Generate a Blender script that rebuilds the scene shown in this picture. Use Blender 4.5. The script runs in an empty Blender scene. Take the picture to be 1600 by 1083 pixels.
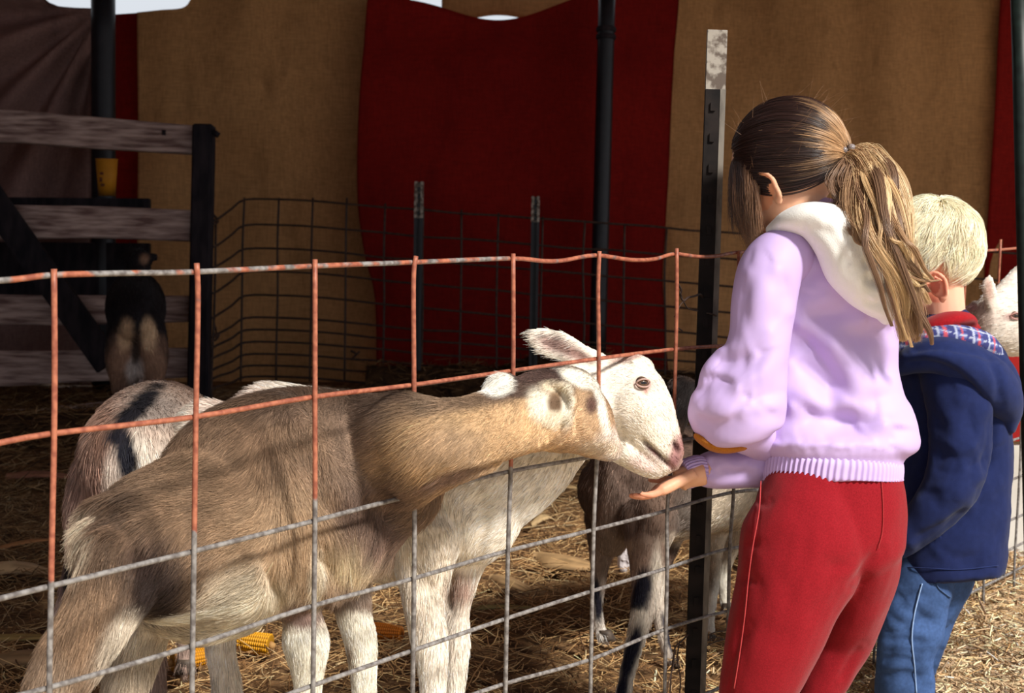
import bpy, bmesh, math, random
import numpy as np
from mathutils import Matrix, Vector
rng = np.random.default_rng(7); random.seed(7)
SC = bpy.context.scene; COL = SC.collection

# ------------------------------------------------------------------ camera, sky, sun, exposure
F, H = 2600.0, 0.97                       # focal length in pixels of a 1600 px wide frame, eye height
PITCH, ROLL = 0.0985, 0.0196
cp, sp, cr, sr = math.cos(PITCH), math.sin(PITCH), math.cos(ROLL), math.sin(ROLL)
FW = np.array([0, cp, -sp]); UP0 = np.array([0, sp, cp]); RT0 = np.array([1.0, 0, 0])
RT = cr*RT0 + sr*UP0; UP = cr*UP0 - sr*RT0; CAM = np.array([0, 0, H])
cam = bpy.data.cameras.new('camera'); co = bpy.data.objects.new('camera', cam); COL.objects.link(co)
cam.sensor_width = 36; cam.lens = F/1600*36; cam.clip_start = .05; cam.clip_end = 200
m = Matrix.Identity(4)
for i in range(3):
    m[i][0], m[i][1], m[i][2], m[i][3] = RT[i], UP[i], -FW[i], CAM[i]
co.matrix_world = m
cam.dof.use_dof = True; cam.dof.focus_distance = 2.4; cam.dof.aperture_fstop = 13
SC.camera = co
w = bpy.data.worlds.new('sky'); SC.world = w; w.use_nodes = True
bg = w.node_tree.nodes['Background']; bg.inputs[0].default_value = (.88, .93, 1, 1); bg.inputs[1].default_value = .82
SUN = Vector((.61, -.65, .80)).normalized()      # towards the sun
sl = bpy.data.lights.new('sun', 'SUN'); sl.energy = 5.4; sl.angle = math.radians(9.0); sl.color = (1, .955, .87)
so = bpy.data.objects.new('sun', sl); COL.objects.link(so)
so.rotation_euler = SUN.to_track_quat('Z', 'Y').to_euler()
SC.view_settings.view_transform = 'Standard'; SC.view_settings.look = 'None'
SC.view_settings.gamma = 1; SC.view_settings.use_curve_mapping = False
SC.view_settings.exposure = 0.0

# ------------------------------------------------------------------ helpers
def ray(x, y):
    x = np.asarray(x, float); y = np.asarray(y, float)
    return FW + ((x-800)/F)[..., None]*RT - ((y-541.5)/F)[..., None]*UP
def P(x, y, z): return CAM + np.asarray(z, float)[..., None]*ray(x, y)      # point at camera depth z
def px(v):
    d = v - CAM; z = d@FW
    return 800+F*(d@RT)/z, 541.5-F*(d@UP)/z, z
def cvec(x, y, z): return x*RT - y*UP + z*FW                                # right, down, away
FA = .9432; F0 = np.array([-.4606, 1.638, 0]); FD = np.array([math.cos(FA), math.sin(FA), 0])
FN = np.array([math.sin(FA), -math.cos(FA), 0])                             # towards the visitors
def fpt(s, h, off=0): return F0 + np.asarray(s)[..., None]*FD + np.asarray(h)[..., None]*np.array([0, 0, 1.0]) + off*FN
def zf(x, y): return ((F0-CAM)@FN)/(ray(x, y)@FN)
def fsh(x, y):
    p = P(x, y, zf(x, y)); return (p-F0)@FD, p[..., 2]
def gp(x, y):
    d = ray(x, y); return CAM + d*(-H/d[..., 2])[..., None]
def S(r, g, b):
    f = lambda c: ((c/255+.055)/1.055)**2.4 if c > 10 else c/255/12.92
    return np.array([f(r), f(g), f(b), 1.0])
def desat(c, k):
    l = c[:3]@np.array([.25, .6, .15]); return np.append(l+(c[:3]-l)*k, 1)
def sstep(e0, e1, x):
    t = np.clip((x-e0)/(e1-e0), 0, 1); return t*t*(3-2*t)
def vnoise(p, sc, seed=0):
    q = p*sc + seed*17.3; i = np.floor(q).astype(np.int64); f = q-i; f = f*f*(3-2*f)
    def h(a):
        n = a[:, 0]*374761393 + a[:, 1]*668265263 + a[:, 2]*2147483647 + seed*974711
        n = (n ^ (n >> 13))*1274126177; n = n ^ (n >> 16)
        return (n & 0xffff)/32767.5-1
    r = 0
    for dx in (0, 1):
        for dy in (0, 1):
            for dz in (0, 1):
                w_ = (f[:, 0] if dx else 1-f[:, 0])*(f[:, 1] if dy else 1-f[:, 1])*(f[:, 2] if dz else 1-f[:, 2])
                r = r + w_*h(i+np.array([dx, dy, dz]))
    return r
def spline(pts, k):
    p = np.asarray(pts, float); n = len(p)
    if n == 2: t = np.linspace(0, 1, k+1)[:, None]; return p[0]*(1-t)+p[1]*t
    e = np.vstack([2*p[0]-p[1], p, 2*p[-1]-p[-2]]); out = []
    for i in range(n-1):
        a, b, c, d = e[i:i+4]
        for t in np.arange(k)/k:
            out.append(.5*(2*b+(c-a)*t+(2*a-5*b+4*c-d)*t*t+(3*b-a-3*c+d)*t**3))
    out.append(p[-1]); return np.array(out)

OFF = {}
def woff(o): return OFF.get(o.name, np.zeros(3))
def empty(name, loc, label, cat, group=None, kind=None):
    o = bpy.data.objects.new(name, None); COL.objects.link(o); o.location = loc; o.empty_display_size = .05
    OFF[o.name] = np.array(loc, float)
    if label: o['label'] = label
    if cat: o['category'] = cat
    if group: o['group'] = group
    if kind: o['kind'] = kind
    return o
def mesh_obj(name, v, f, mat, parent=None, smooth=True, col=None, label=None, cat=None, group=None, kind=None, base=None):
    v = np.asarray(v, float)
    if parent is not None: off = woff(parent)
    elif base is not None: off = np.array(base, float)
    else: off = np.array([(v[:, 0].min()+v[:, 0].max())/2, (v[:, 1].min()+v[:, 1].max())/2, v[:, 2].min()])
    me = bpy.data.meshes.new(name)
    if isinstance(f, np.ndarray):
        nf, k = f.shape
        me.vertices.add(len(v)); me.vertices.foreach_set('co', (v-off).astype(np.float32).ravel())
        me.loops.add(nf*k); me.loops.foreach_set('vertex_index', f.astype(np.int32).ravel())
        me.polygons.add(nf); me.polygons.foreach_set('loop_start', np.arange(0, nf*k, k, dtype=np.int32))
        me.update(calc_edges=True)
    else:
        me.from_pydata((v-off).tolist(), [], [list(map(int, q)) for q in f]); me.update()
    if smooth: me.polygons.foreach_set('use_smooth', np.ones(len(me.polygons), bool))
    if col is not None:
        a = me.color_attributes.new('col', 'FLOAT_COLOR', 'POINT')
        c = np.asarray(col, np.float32)
        if c.ndim == 1: c = np.tile(c, (len(v), 1))
        a.data.foreach_set('color', c.ravel())
    if mat: me.materials.append(mat)
    o = bpy.data.objects.new(name, me); COL.objects.link(o)
    if parent is not None: o.parent = parent; OFF[o.name] = off
    else: o.location = off; OFF[o.name] = off
    if label: o['label'] = label
    if cat: o['category'] = cat
    if group: o['group'] = group
    if kind: o['kind'] = kind
    return o
def sub_obj(parent_obj, *a, **k):
    o = mesh_obj(*a, parent=parent_obj, **k); return o

class MB:                                   # collects pieces that belong to ONE mesh
    def __init__(s): s.v = []; s.f = []; s.n = 0; s.c = []
    def add(s, v, f, col=None):
        s.v.append(np.asarray(v, float)); s.f += [[int(i)+s.n for i in q] for q in f]; s.n += len(v)
        if col is not None: s.c.append(np.tile(col, (len(v), 1)))
        return s
    def V(s): return np.vstack(s.v)
    def build(s, name, mat, parent=None, **k):
        return mesh_obj(name, s.V(), s.f, mat, parent, col=np.vstack(s.c) if s.c else None, **k)

def grid_faces(nr, nc, closed=True, cap=True):
    f = []
    for i in range(nr-1):
        for j in range(nc if closed else nc-1):
            j2 = (j+1) % nc; f.append([i*nc+j, i*nc+j2, (i+1)*nc+j2, (i+1)*nc+j])
    if cap and closed: f.append(list(range(nc))[::-1]); f.append([(nr-1)*nc+j for j in range(nc)])
    return f
FLOW = []
def tube(secs, n=20, k=5, cap=(1, 1), flow=0, up=None, rib=None, ex=2.0):
    """secs: (px x, px y, depth, half-width in px across the path, half-thickness in m)"""
    s = spline([q[:5] for q in secs], k)
    s[:, 3:] = np.maximum(s[:, 3:], 1e-3)
    c = P(s[:, 0], s[:, 1], s[:, 2]); ra = s[:, 3]*s[:, 2]/F; rb = s[:, 4]
    t = np.gradient(c, axis=0); t /= np.linalg.norm(t, axis=1)[:, None]
    if flow: FLOW.append((c, t*flow))
    if up is None:
        ti = np.gradient(s[:, :2], axis=0); nn = np.linalg.norm(ti, axis=1); 
        a = (-ti[:, 1]/nn)[:, None]*RT - (ti[:, 0]/nn)[:, None]*UP
    else: a = np.tile(up[0]*RT-up[1]*UP, (len(c), 1))
    a -= (a*t).sum(1)[:, None]*t; a /= np.linalg.norm(a, axis=1)[:, None]
    b = np.cross(t, a)
    C, A, B, RA, RB = list(c), list(a), list(b), list(ra), list(rb)
    if cap[0]:
        r = min(ra[0], rb[0])*cap[0]
        for q in (.5, .8, .97): C.insert(0, c[0]-t[0]*r*q); g = math.sqrt(1-q*q); RA.insert(0, ra[0]*g); RB.insert(0, rb[0]*g); A.insert(0, a[0]); B.insert(0, b[0])
    if cap[1]:
        r = min(ra[-1], rb[-1])*cap[1]
        for q in (.5, .8, .97): C.append(c[-1]+t[-1]*r*q); g = math.sqrt(1-q*q); RA.append(ra[-1]*g); RB.append(rb[-1]*g); A.append(a[-1]); B.append(b[-1])
    th = np.linspace(0, 2*np.pi, n, endpoint=False)
    ct, st = np.cos(th), np.sin(th)
    ct = np.sign(ct)*abs(ct)**(2/ex); st = np.sign(st)*abs(st)**(2/ex)
    mod = 1+(rib[1]*np.cos(rib[0]*th) if rib else 0*th)
    V = []
    for i in range(len(C)): V.append(C[i]+(RA[i]*ct*mod)[:, None]*A[i]+(RB[i]*st*mod)[:, None]*B[i])
    return np.vstack(V), grid_faces(len(C), n)
def wtube(pts, r, n=8, k=4):                 # round bar along world points; r scalar or per-point
    p = np.asarray(pts, float); rr = np.broadcast_to(np.asarray(r, float), (len(p),))
    s = spline(np.hstack([p, rr[:, None]]), k); c = s[:, :3]; rr = s[:, 3]
    t = np.gradient(c, axis=0); t /= np.linalg.norm(t, axis=1)[:, None]
    ref = np.array([0, 0, 1.0]) if abs(t[0, 2]) < .8 else np.array([1.0, 0, 0])
    a = np.cross(t, ref); a /= np.linalg.norm(a, axis=1)[:, None]; b = np.cross(t, a)
    th = np.linspace(0, 2*np.pi, n, endpoint=False)
    V = c[:, None, :]+rr[:, None, None]*(np.cos(th)[None, :, None]*a[:, None]+np.sin(th)[None, :, None]*b[:, None])
    return V.reshape(-1, 3), grid_faces(len(c), n)
def ell(c, ax, nu=20, nv=14):
    V = []
    for i in range(nv+1):
        ph = math.pi*i/nv; ph = min(max(ph, .03), math.pi-.03)
        for j in range(nu):
            th = 2*math.pi*j/nu
            V.append(c+ax[0]*math.sin(ph)*math.cos(th)+ax[1]*math.sin(ph)*math.sin(th)+ax[2]*math.cos(ph))
    return np.array(V), grid_faces(nv+1, nu)
def box(c, ax):                              # centre and three half-axes
    V = [c+sx*ax[0]+sy*ax[1]+sz*ax[2] for sx in (-1, 1) for sy in (-1, 1) for sz in (-1, 1)]
    return np.array(V), [[0, 1, 3, 2], [4, 6, 7, 5], [0, 4, 5, 1], [2, 3, 7, 6], [0, 2, 6, 4], [1, 5, 7, 3]]
def union(pieces, voxel, smooth=6, fac=.5):  # grows one continuous closed skin around overlapping pieces
    mb = MB()
    for v, f in pieces: mb.add(v, f)
    me = bpy.data.meshes.new('tmp'); me.from_pydata(mb.V().tolist(), [], mb.f)
    bm = bmesh.new(); bm.from_mesh(me); bmesh.ops.recalc_face_normals(bm, faces=bm.faces); bm.to_mesh(me); bm.free()
    o = bpy.data.objects.new('tmp', me); COL.objects.link(o)
    r = o.modifiers.new('r', 'REMESH'); r.mode = 'VOXEL'; r.voxel_size = voxel
    if smooth:
        q = o.modifiers.new('s', 'SMOOTH'); q.factor = fac; q.iterations = smooth
    dg = bpy.context.evaluated_depsgraph_get(); ev = o.evaluated_get(dg); e = ev.to_mesh()
    n = len(e.vertices); v = np.empty(n*3, np.float32); e.vertices.foreach_get('co', v)
    nf = len(e.polygons); lt = np.empty(nf, np.int32); e.polygons.foreach_get('loop_total', lt)
    li = np.empty(len(e.loops), np.int32); e.loops.foreach_get('vertex_index', li)
    assert (lt == 4).all()
    f = li.reshape(-1, 4).copy(); v = v.reshape(-1, 3).astype(float)
    ev.to_mesh_clear(); bpy.data.objects.remove(o); bpy.data.meshes.remove(me)
    return v, f
def normals(v, f):
    d = np.cross(v[f[:, 2]]-v[f[:, 0]], v[f[:, 3]]-v[f[:, 1]]); n = np.zeros_like(v)
    for i in range(4): np.add.at(n, f[:, i], d)
    return n/np.maximum(np.linalg.norm(n, axis=1), 1e-12)[:, None]
def relax(v, f, it=2):
    for _ in range(it):
        a = np.zeros_like(v); c = np.zeros(len(v))
        for i in range(4):
            for j in (1, 3):
                np.add.at(a, f[:, i], v[f[:, (i+j) % 4]]); np.add.at(c, f[:, i], 1)
        v = .5*v+.5*a/np.maximum(c, 1)[:, None]
    return v
def seg_dist(x, y, pl):
    best = np.full(x.shape, 1e9); side = np.zeros(x.shape)
    for (x0, y0), (x1, y1) in zip(pl[:-1], pl[1:]):
        dx, dy = x1-x0, y1-y0; L = dx*dx+dy*dy+1e-9
        t = np.clip(((x-x0)*dx+(y-y0)*dy)/L, 0, 1)
        q = np.hypot(x-x0-t*dx, y-y0-t*dy); k = q < best; best = np.where(k, q, best)
        side = np.where(k, ((x-x0)*dy-(y-y0)*dx)/math.sqrt(L), side)
    return best, side
def fold(v, f, lines, cloth=False):
    """creases pressed into a skin: (polyline, width, depth m); taper to the ends, a soft ridge on both sides"""
    n = normals(v, f); x, y, z = px(v); fc = np.clip(-(n@FW)*2.0, 0, 1)
    d = np.zeros(len(v))
    for pl, wd, dep in lines:
        pl = [tuple(q) for q in spline(pl, 6)] if len(pl) > 2 else pl
        r, sd = seg_dist(x, y, pl); r = r/wd; sd = sd/wd
        e = np.minimum(np.hypot(x-pl[0][0], y-pl[0][1]), np.hypot(x-pl[-1][0], y-pl[-1][1]))/wd
        if cloth:                          # one steep and one slack side, as cloth folds over
            k = sstep(-.35, .35, sd)
            d += -dep*(k*np.exp(-(r/.85)**2)+(1-k)*np.exp(-(r/2.0)**2))*sstep(-.4, 2.6, e)
        else: d += -dep*(1-.55*r*r)*np.exp(-r*r)*sstep(-.6, 1.6, e)
    return v+n*(d*fc)[:, None]
def paint(v, base, spl, jit=0):
    x, y, z = px(v); c = np.tile(base, (len(v), 1)).astype(float)
    wob = vnoise(v, 28, 3)*.16+vnoise(v, 70, 4)*.10
    for s in spl:
        (sx, sy, rx, ry, ang, col) = s[:6]; soft = s[6] if len(s) > 6 else .4
        a = math.radians(ang); u = (x-sx)*math.cos(a)+(y-sy)*math.sin(a); q = -(x-sx)*math.sin(a)+(y-sy)*math.cos(a)
        d = np.sqrt((u/rx)**2+(q/ry)**2)+wob
        k = 1-sstep(1-soft, 1+soft, d)
        c = c*(1-k[:, None])+col*k[:, None]
    return c
def strands(name, pos, rad, tint, mat, parent, label=None):
    """pos (n, k, 3) world points of hairs, joined as one part"""
    n, k = pos.shape[:2]
    hc = bpy.data.hair_curves.new(name); hc.add_curves([k]*n)
    hc.attributes['position'].data.foreach_set('vector', (pos-woff(parent)).astype(np.float32).ravel())
    a = hc.attributes.get('radius') or hc.attributes.new('radius', 'FLOAT', 'POINT')
    prof = np.linspace(1, .25, k); a.data.foreach_set('value', (np.tile(prof, (n, 1))*np.broadcast_to(rad, (n,))[:, None]).astype(np.float32).ravel())
    t = hc.attributes.new('tint', 'FLOAT_COLOR', 'CURVE'); t.data.foreach_set('color', np.asarray(tint, np.float32).ravel())
    hc.materials.append(mat)
    o = bpy.data.objects.new(name, hc); COL.objects.link(o); o.parent = parent; o['kind'] = 'stuff'; OFF[o.name] = woff(parent)
    if label: o['label'] = label
    return o
def fur(v, f, col, parent, flow, count, length, lift=.30, rad=.00035, grav=.5, var=.35, mask=None, white_out=0):
    tri = np.vstack([f[:, [0, 1, 2]], f[:, [0, 2, 3]]]); a, b, c = v[tri[:, 0]], v[tri[:, 1]], v[tri[:, 2]]
    ar = np.linalg.norm(np.cross(b-a, c-a), axis=1)
    nn = normals(v, f); vis = np.clip(-(nn@FW), -1, 1)[tri[:, 0]]
    ar = ar*np.where(vis > -.25, 1, .22)
    if mask is not None: ar = ar*mask(a)
    ti = rng.choice(len(tri), count, p=ar/ar.sum()); u = rng.random((count, 2)); s = u.sum(1) > 1; u[s] = 1-u[s]
    w0 = 1-u.sum(1); W = np.stack([w0, u[:, 0], u[:, 1]], 1)
    T = tri[ti]; p = (v[T]*W[..., None]).sum(1); n = (nn[T]*W[..., None]).sum(1); cl = (col[T]*W[..., None]).sum(1)
    n /= np.linalg.norm(n, axis=1)[:, None]
    cc = np.vstack([q[0] for q in flow]); tt = np.vstack([q[1] for q in flow]); d = np.empty((count, 3))
    for i in range(0, count, 4000):
        q = ((p[i:i+4000, None]-cc[None])**2).sum(2); wgt = np.exp(-(q-q.min(1)[:, None])/.0012)
        d[i:i+4000] = wgt@tt
    d /= np.maximum(np.linalg.norm(d, axis=1), 1e-6)[:, None]; d[:, 2] -= grav
    sw = np.stack([vnoise(p, 14, 5), vnoise(p, 14, 6), vnoise(p, 14, 7)], 1)*.4 + rng.normal(0, .16, (count, 3))
    d += sw; d -= (d*n).sum(1)[:, None]*n; d /= np.maximum(np.linalg.norm(d, axis=1), 1e-6)[:, None]
    L = (length(p) if callable(length) else length)*rng.uniform(.6, 1.3, count)
    t = np.linspace(0, 1, 4); lf = lift*rng.uniform(.5, 1.5, count)
    pos = p[:, None]+(L[:, None]*t)[..., None]*d[:, None]+(L[:, None]*lf[:, None]*(t-.45*t*t)[None])[..., None]*n[:, None]
    k = np.exp(rng.normal(0, var, count)+.35*var/.35*vnoise(p, 45, 9)); cl = np.clip(cl*k[:, None], 0, .95); cl[:, 3] = 1
    return strands('fur', pos, rad*rng.uniform(.7, 1.3, count), cl, M_fur, parent)

# ------------------------------------------------------------------ materials
def nodes(name):
    m = bpy.data.materials.new(name); m.use_nodes = True; nt = m.node_tree
    return m, nt, nt.nodes['Principled BSDF']
def N(nt, t, **k):
    n = nt.nodes.new(t)
    for a, b in k.items(): setattr(n, a, b)
    return n
def mat_attr(name, attr='col', rough=.7, spec=.25, bump=None, noise=None, sheen=0, sss=0):
    m, nt, b = nodes(name); a = N(nt, 'ShaderNodeAttribute', attribute_name=attr); src = a.outputs['Color']
    b.inputs['Roughness'].default_value = rough; b.inputs['Specular IOR Level'].default_value = spec
    if sheen: b.inputs['Sheen Weight'].default_value = sheen
    if sss:
        b.inputs['Subsurface Weight'].default_value = sss; b.inputs['Subsurface Radius'].default_value = (.012, .005, .003); b.inputs['Subsurface Scale'].default_value = 1
    tc = N(nt, 'ShaderNodeTexCoord')
    if noise:
        t = N(nt, 'ShaderNodeTexNoise'); t.inputs['Scale'].default_value = noise[0]; t.inputs['Detail'].default_value = 5
        nt.links.new(tc.outputs['Object'], t.inputs['Vector'])
        r = N(nt, 'ShaderNodeMapRange'); r.inputs[3].default_value = 1-noise[1]; r.inputs[4].default_value = 1+noise[1]
        r.inputs[1].default_value = .3; r.inputs[2].default_value = .7
        nt.links.new(t.outputs[0], r.inputs[0])
        x = N(nt, 'ShaderNodeVectorMath', operation='SCALE'); nt.links.new(src, x.inputs[0]); nt.links.new(r.outputs[0], x.inputs['Scale']); src = x.outputs[0]
    nt.links.new(src, b.inputs['Base Color'])
    if bump:
        t = N(nt, 'ShaderNodeTexNoise'); t.inputs['Scale'].default_value = bump[0]; t.inputs['Detail'].default_value = 4
        nt.links.new(tc.outputs['Object'], t.inputs['Vector'])
        u = N(nt, 'ShaderNodeBump'); u.inputs['Strength'].default_value = bump[1]; u.inputs['Distance'].default_value = bump[2]
        nt.links.new(t.outputs[0], u.inputs['Height']); nt.links.new(u.outputs[0], b.inputs['Normal'])
    return m
def mat_noise(name, c0, c1, scale=8, rough=.8, spec=.2, bump=0, dist=.005, stretch=(1, 1, 1), metal=0, detail=6, lo=.35, hi=.65):
    m, nt, b = nodes(name); tc = N(nt, 'ShaderNodeTexCoord'); mp = N(nt, 'ShaderNodeMapping'); mp.inputs['Scale'].default_value = stretch
    t = N(nt, 'ShaderNodeTexNoise'); t.inputs['Scale'].default_value = scale; t.inputs['Detail'].default_value = detail
    nt.links.new(tc.outputs['Object'], mp.inputs[0]); nt.links.new(mp.outputs[0], t.inputs['Vector'])
    r = N(nt, 'ShaderNodeValToRGB'); r.color_ramp.elements[0].position = lo; r.color_ramp.elements[1].position = hi
    r.color_ramp.elements[0].color = c0; r.color_ramp.elements[1].color = c1
    nt.links.new(t.outputs[0], r.inputs[0]); nt.links.new(r.outputs[0], b.inputs['Base Color'])
    b.inputs['Roughness'].default_value = rough; b.inputs['Specular IOR Level'].default_value = spec; b.inputs['Metallic'].default_value = metal
    if bump:
        u = N(nt, 'ShaderNodeBump'); u.inputs['Strength'].default_value = bump; u.inputs['Distance'].default_value = dist
        nt.links.new(t.outputs[0], u.inputs['Height']); nt.links.new(u.outputs[0], b.inputs['Normal'])
    return m
M_fur = mat_attr('fur_strand', 'tint', .55, .3)
M_hair = mat_attr('hair_strand', 'tint', .38, .5)
M_hide = mat_attr('goat_hide', rough=.8, spec=.15, noise=(60, .18), bump=(220, .3, .003))
M_skin = mat_attr('skin', rough=.5, spec=.35, sss=.25)
M_nylon = mat_attr('lavender_cloth', rough=.55, spec=.3, bump=(900, .12, .0006))
M_fleece = mat_attr('white_fleece', rough=.95, spec=.1, bump=(500, .4, .0015), sheen=.3)
M_knit = mat_attr('red_knit', rough=.95, spec=.04, bump=(800, .5, .0012), noise=(420, .16), sheen=.1)
M_denim = mat_attr('denim', rough=.85, spec=.15, bump=(900, .3, .0008), noise=(160, .16))
M_cord = mat_attr('navy_cotton', rough=.92, spec=.08, bump=(700, .35, .0009), noise=(90, .10), sheen=.08)
M_eye = mat_attr('wet_eye', rough=.08, spec=.6)
M_plain = mat_attr('painted', rough=.6, spec=.3)
M_straw = mat_attr('straw', rough=.75, spec=.25)
M_wire_bg = mat_noise('dark_wire', S(48, 38, 34), S(78, 58, 48), 60, .6, .3)
M_pole = mat_noise('dark_pole', S(14, 16, 24), S(26, 26, 34), 20, .45, .4)
M_post = mat_noise('dark_steel', S(20, 17, 17), S(38, 31, 29), 30, .7, .15, bump=.1)
M_edge = mat_noise('worn_edge', S(58, 52, 48), S(128, 120, 110), 45, .6, .4, stretch=(1, 1, .3))
M_tip = mat_noise('worn_white_paint', S(96, 84, 76), S(160, 152, 142), 60, .7, .25, lo=.42, hi=.55)
M_plank = mat_noise('weathered_plank', S(112, 88, 84), S(190, 166, 158), 7, .9, .1, bump=.5, dist=.006, stretch=(1, 4, 9))
M_beam = mat_noise('dark_timber', S(26, 24, 30), S(48, 42, 46), 8, .85, .15, bump=.3, stretch=(4, 4, 1))
def mat_wire():
    m, nt, b = nodes('panel_wire'); a = N(nt, 'ShaderNodeAttribute', attribute_name='col'); tc = N(nt, 'ShaderNodeTexCoord')
    t = N(nt, 'ShaderNodeTexNoise'); t.inputs['Scale'].default_value = 38; t.inputs['Detail'].default_value = 4; nt.links.new(tc.outputs['Object'], t.inputs['Vector'])
    sep = N(nt, 'ShaderNodeSeparateColor'); nt.links.new(a.outputs['Color'], sep.inputs[0])
    s = N(nt, 'ShaderNodeMath', operation='ADD'); nt.links.new(sep.outputs[0], s.inputs[0]); nt.links.new(t.outputs[0], s.inputs[1])
    r = N(nt, 'ShaderNodeMapRange'); r.inputs[1].default_value = .94; r.inputs[2].default_value = 1.04; nt.links.new(s.outputs[0], r.inputs[0])
    t2 = N(nt, 'ShaderNodeTexNoise'); t2.inputs['Scale'].default_value = 120; nt.links.new(tc.outputs['Object'], t2.inputs['Vector'])
    g = N(nt, 'ShaderNodeValToRGB'); g.color_ramp.elements[0].color = S(92, 86, 84); g.color_ramp.elements[1].color = S(142, 138, 136); g.color_ramp.elements[0].position = .35; g.color_ramp.elements[1].position = .65
    nt.links.new(t2.outputs[0], g.inputs[0])
    o = N(nt, 'ShaderNodeValToRGB'); o.color_ramp.elements[0].color = S(136, 74, 56); o.color_ramp.elements[1].color = S(174, 106, 80); o.color_ramp.elements[0].position = .35; o.color_ramp.elements[1].position = .65
    nt.links.new(t2.outputs[0], o.inputs[0])
    x = N(nt, 'ShaderNodeMix', data_type='RGBA'); nt.links.new(r.outputs[0], x.inputs[0]); nt.links.new(g.outputs[0], x.inputs[6]); nt.links.new(o.outputs[0], x.inputs[7])
    nt.links.new(x.outputs[2], b.inputs['Base Color']); b.inputs['Roughness'].default_value = .5; b.inputs['Specular IOR Level'].default_value = .45
    u = N(nt, 'ShaderNodeBump'); u.inputs['Strength'].default_value = .25; u.inputs['Distance'].default_value = .001
    nt.links.new(t2.outputs[0], u.inputs['Height']); nt.links.new(u.outputs[0], b.inputs['Normal'])
    return m
M_wire = mat_wire()
def mat_canvas(name, c0, c1, c2):
    m, nt, b = nodes(name); tc = N(nt, 'ShaderNodeTexCoord')
    def nz(sc, st):
        mp = N(nt, 'ShaderNodeMapping'); mp.inputs['Scale'].default_value = st; nt.links.new(tc.outputs['Object'], mp.inputs[0])
        t = N(nt, 'ShaderNodeTexNoise'); t.inputs['Scale'].default_value = sc; t.inputs['Detail'].default_value = 6; nt.links.new(mp.outputs[0], t.inputs['Vector']); return t
    big = nz(1.6, (1, 1, .6)); mid = nz(9, (1, 1, .35)); th = nz(130, (1, 1, .12)); tv = nz(130, (.12, 1, 1))
    r = N(nt, 'ShaderNodeValToRGB'); r.color_ramp.elements[0].color = c0; r.color_ramp.elements[1].color = c1; r.color_ramp.elements[0].position = .3; r.color_ramp.elements[1].position = .7
    nt.links.new(big.outputs[0], r.inputs[0])
    r2 = N(nt, 'ShaderNodeMapRange'); r2.inputs[1].default_value = .55; r2.inputs[2].default_value = .75; r2.inputs[4].default_value = .55; nt.links.new(mid.outputs[0], r2.inputs[0])
    x = N(nt, 'ShaderNodeMix', data_type='RGBA'); nt.links.new(r2.outputs[0], x.inputs[0]); nt.links.new(r.outputs[0], x.inputs[6]); x.inputs[7].default_value = c2
    ad = N(nt, 'ShaderNodeMath', operation='ADD'); nt.links.new(th.outputs[0], ad.inputs[0]); nt.links.new(tv.outputs[0], ad.inputs[1])
    mr = N(nt, 'ShaderNodeMapRange'); mr.inputs[1].default_value = .7; mr.inputs[2].default_value = 1.3; mr.inputs[3].default_value = .8; mr.inputs[4].default_value = 1.2; nt.links.new(ad.outputs[0], mr.inputs[0])
    sc = N(nt, 'ShaderNodeVectorMath', operation='SCALE'); nt.links.new(x.outputs[2], sc.inputs[0]); nt.links.new(mr.outputs[0], sc.inputs['Scale'])
    nt.links.new(sc.outputs[0], b.inputs['Base Color']); b.inputs['Roughness'].default_value = .9; b.inputs['Specular IOR Level'].default_value = .1
    u = N(nt, 'ShaderNodeBump'); u.inputs['Strength'].default_value = .3; u.inputs['Distance'].default_value = .003; nt.links.new(ad.outputs[0], u.inputs['Height']); nt.links.new(u.outputs[0], b.inputs['Normal'])
    return m
M_tan = mat_canvas('tan_canvas', S(164, 122, 80), S(192, 146, 98), S(122, 88, 56))
M_red = mat_canvas('red_canvas', S(114, 20, 17), S(132, 26, 20), S(96, 15, 13))
M_mauve = mat_canvas('mauve_canvas', S(128, 98, 92), S(156, 122, 114), S(100, 74, 70))
M_roof = mat_canvas('roof_canvas', S(120, 84, 58), S(140, 100, 70), S(90, 60, 40))
M_ground = mat_noise('trodden_earth', S(72, 53, 38), S(140, 108, 76), 30, .95, .1, bump=.8, dist=.01, detail=8)
M_path = mat_noise('pale_path', S(196, 172, 134), S(236, 216, 180), 40, .95, .1, bump=.8, dist=.006, detail=8)
M_board = mat_noise('white_board', S(216, 212, 204), S(236, 233, 226), 6, .6, .3)
M_redboard = mat_noise('red_board', S(150, 22, 22), S(170, 30, 28), 6, .6, .3)

# ------------------------------------------------------------------ setting: ground, tent walls, roof
gx, gy = np.meshgrid(np.linspace(-9, 9, 181), np.linspace(-5, 14, 191)); gv = np.stack([gx.ravel(), gy.ravel(), 0*gx.ravel()], 1)
gv[:, 2] = -.012+vnoise(gv, 2.2, 1)*.012+vnoise(gv, 7, 2)*.006
mesh_obj('ground', gv, np.array(grid_faces(191, 181, False, False)), M_ground, base=(0, 0, 0), kind='structure', label='trodden earth ground of the goat pen and the visitor path')

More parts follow.
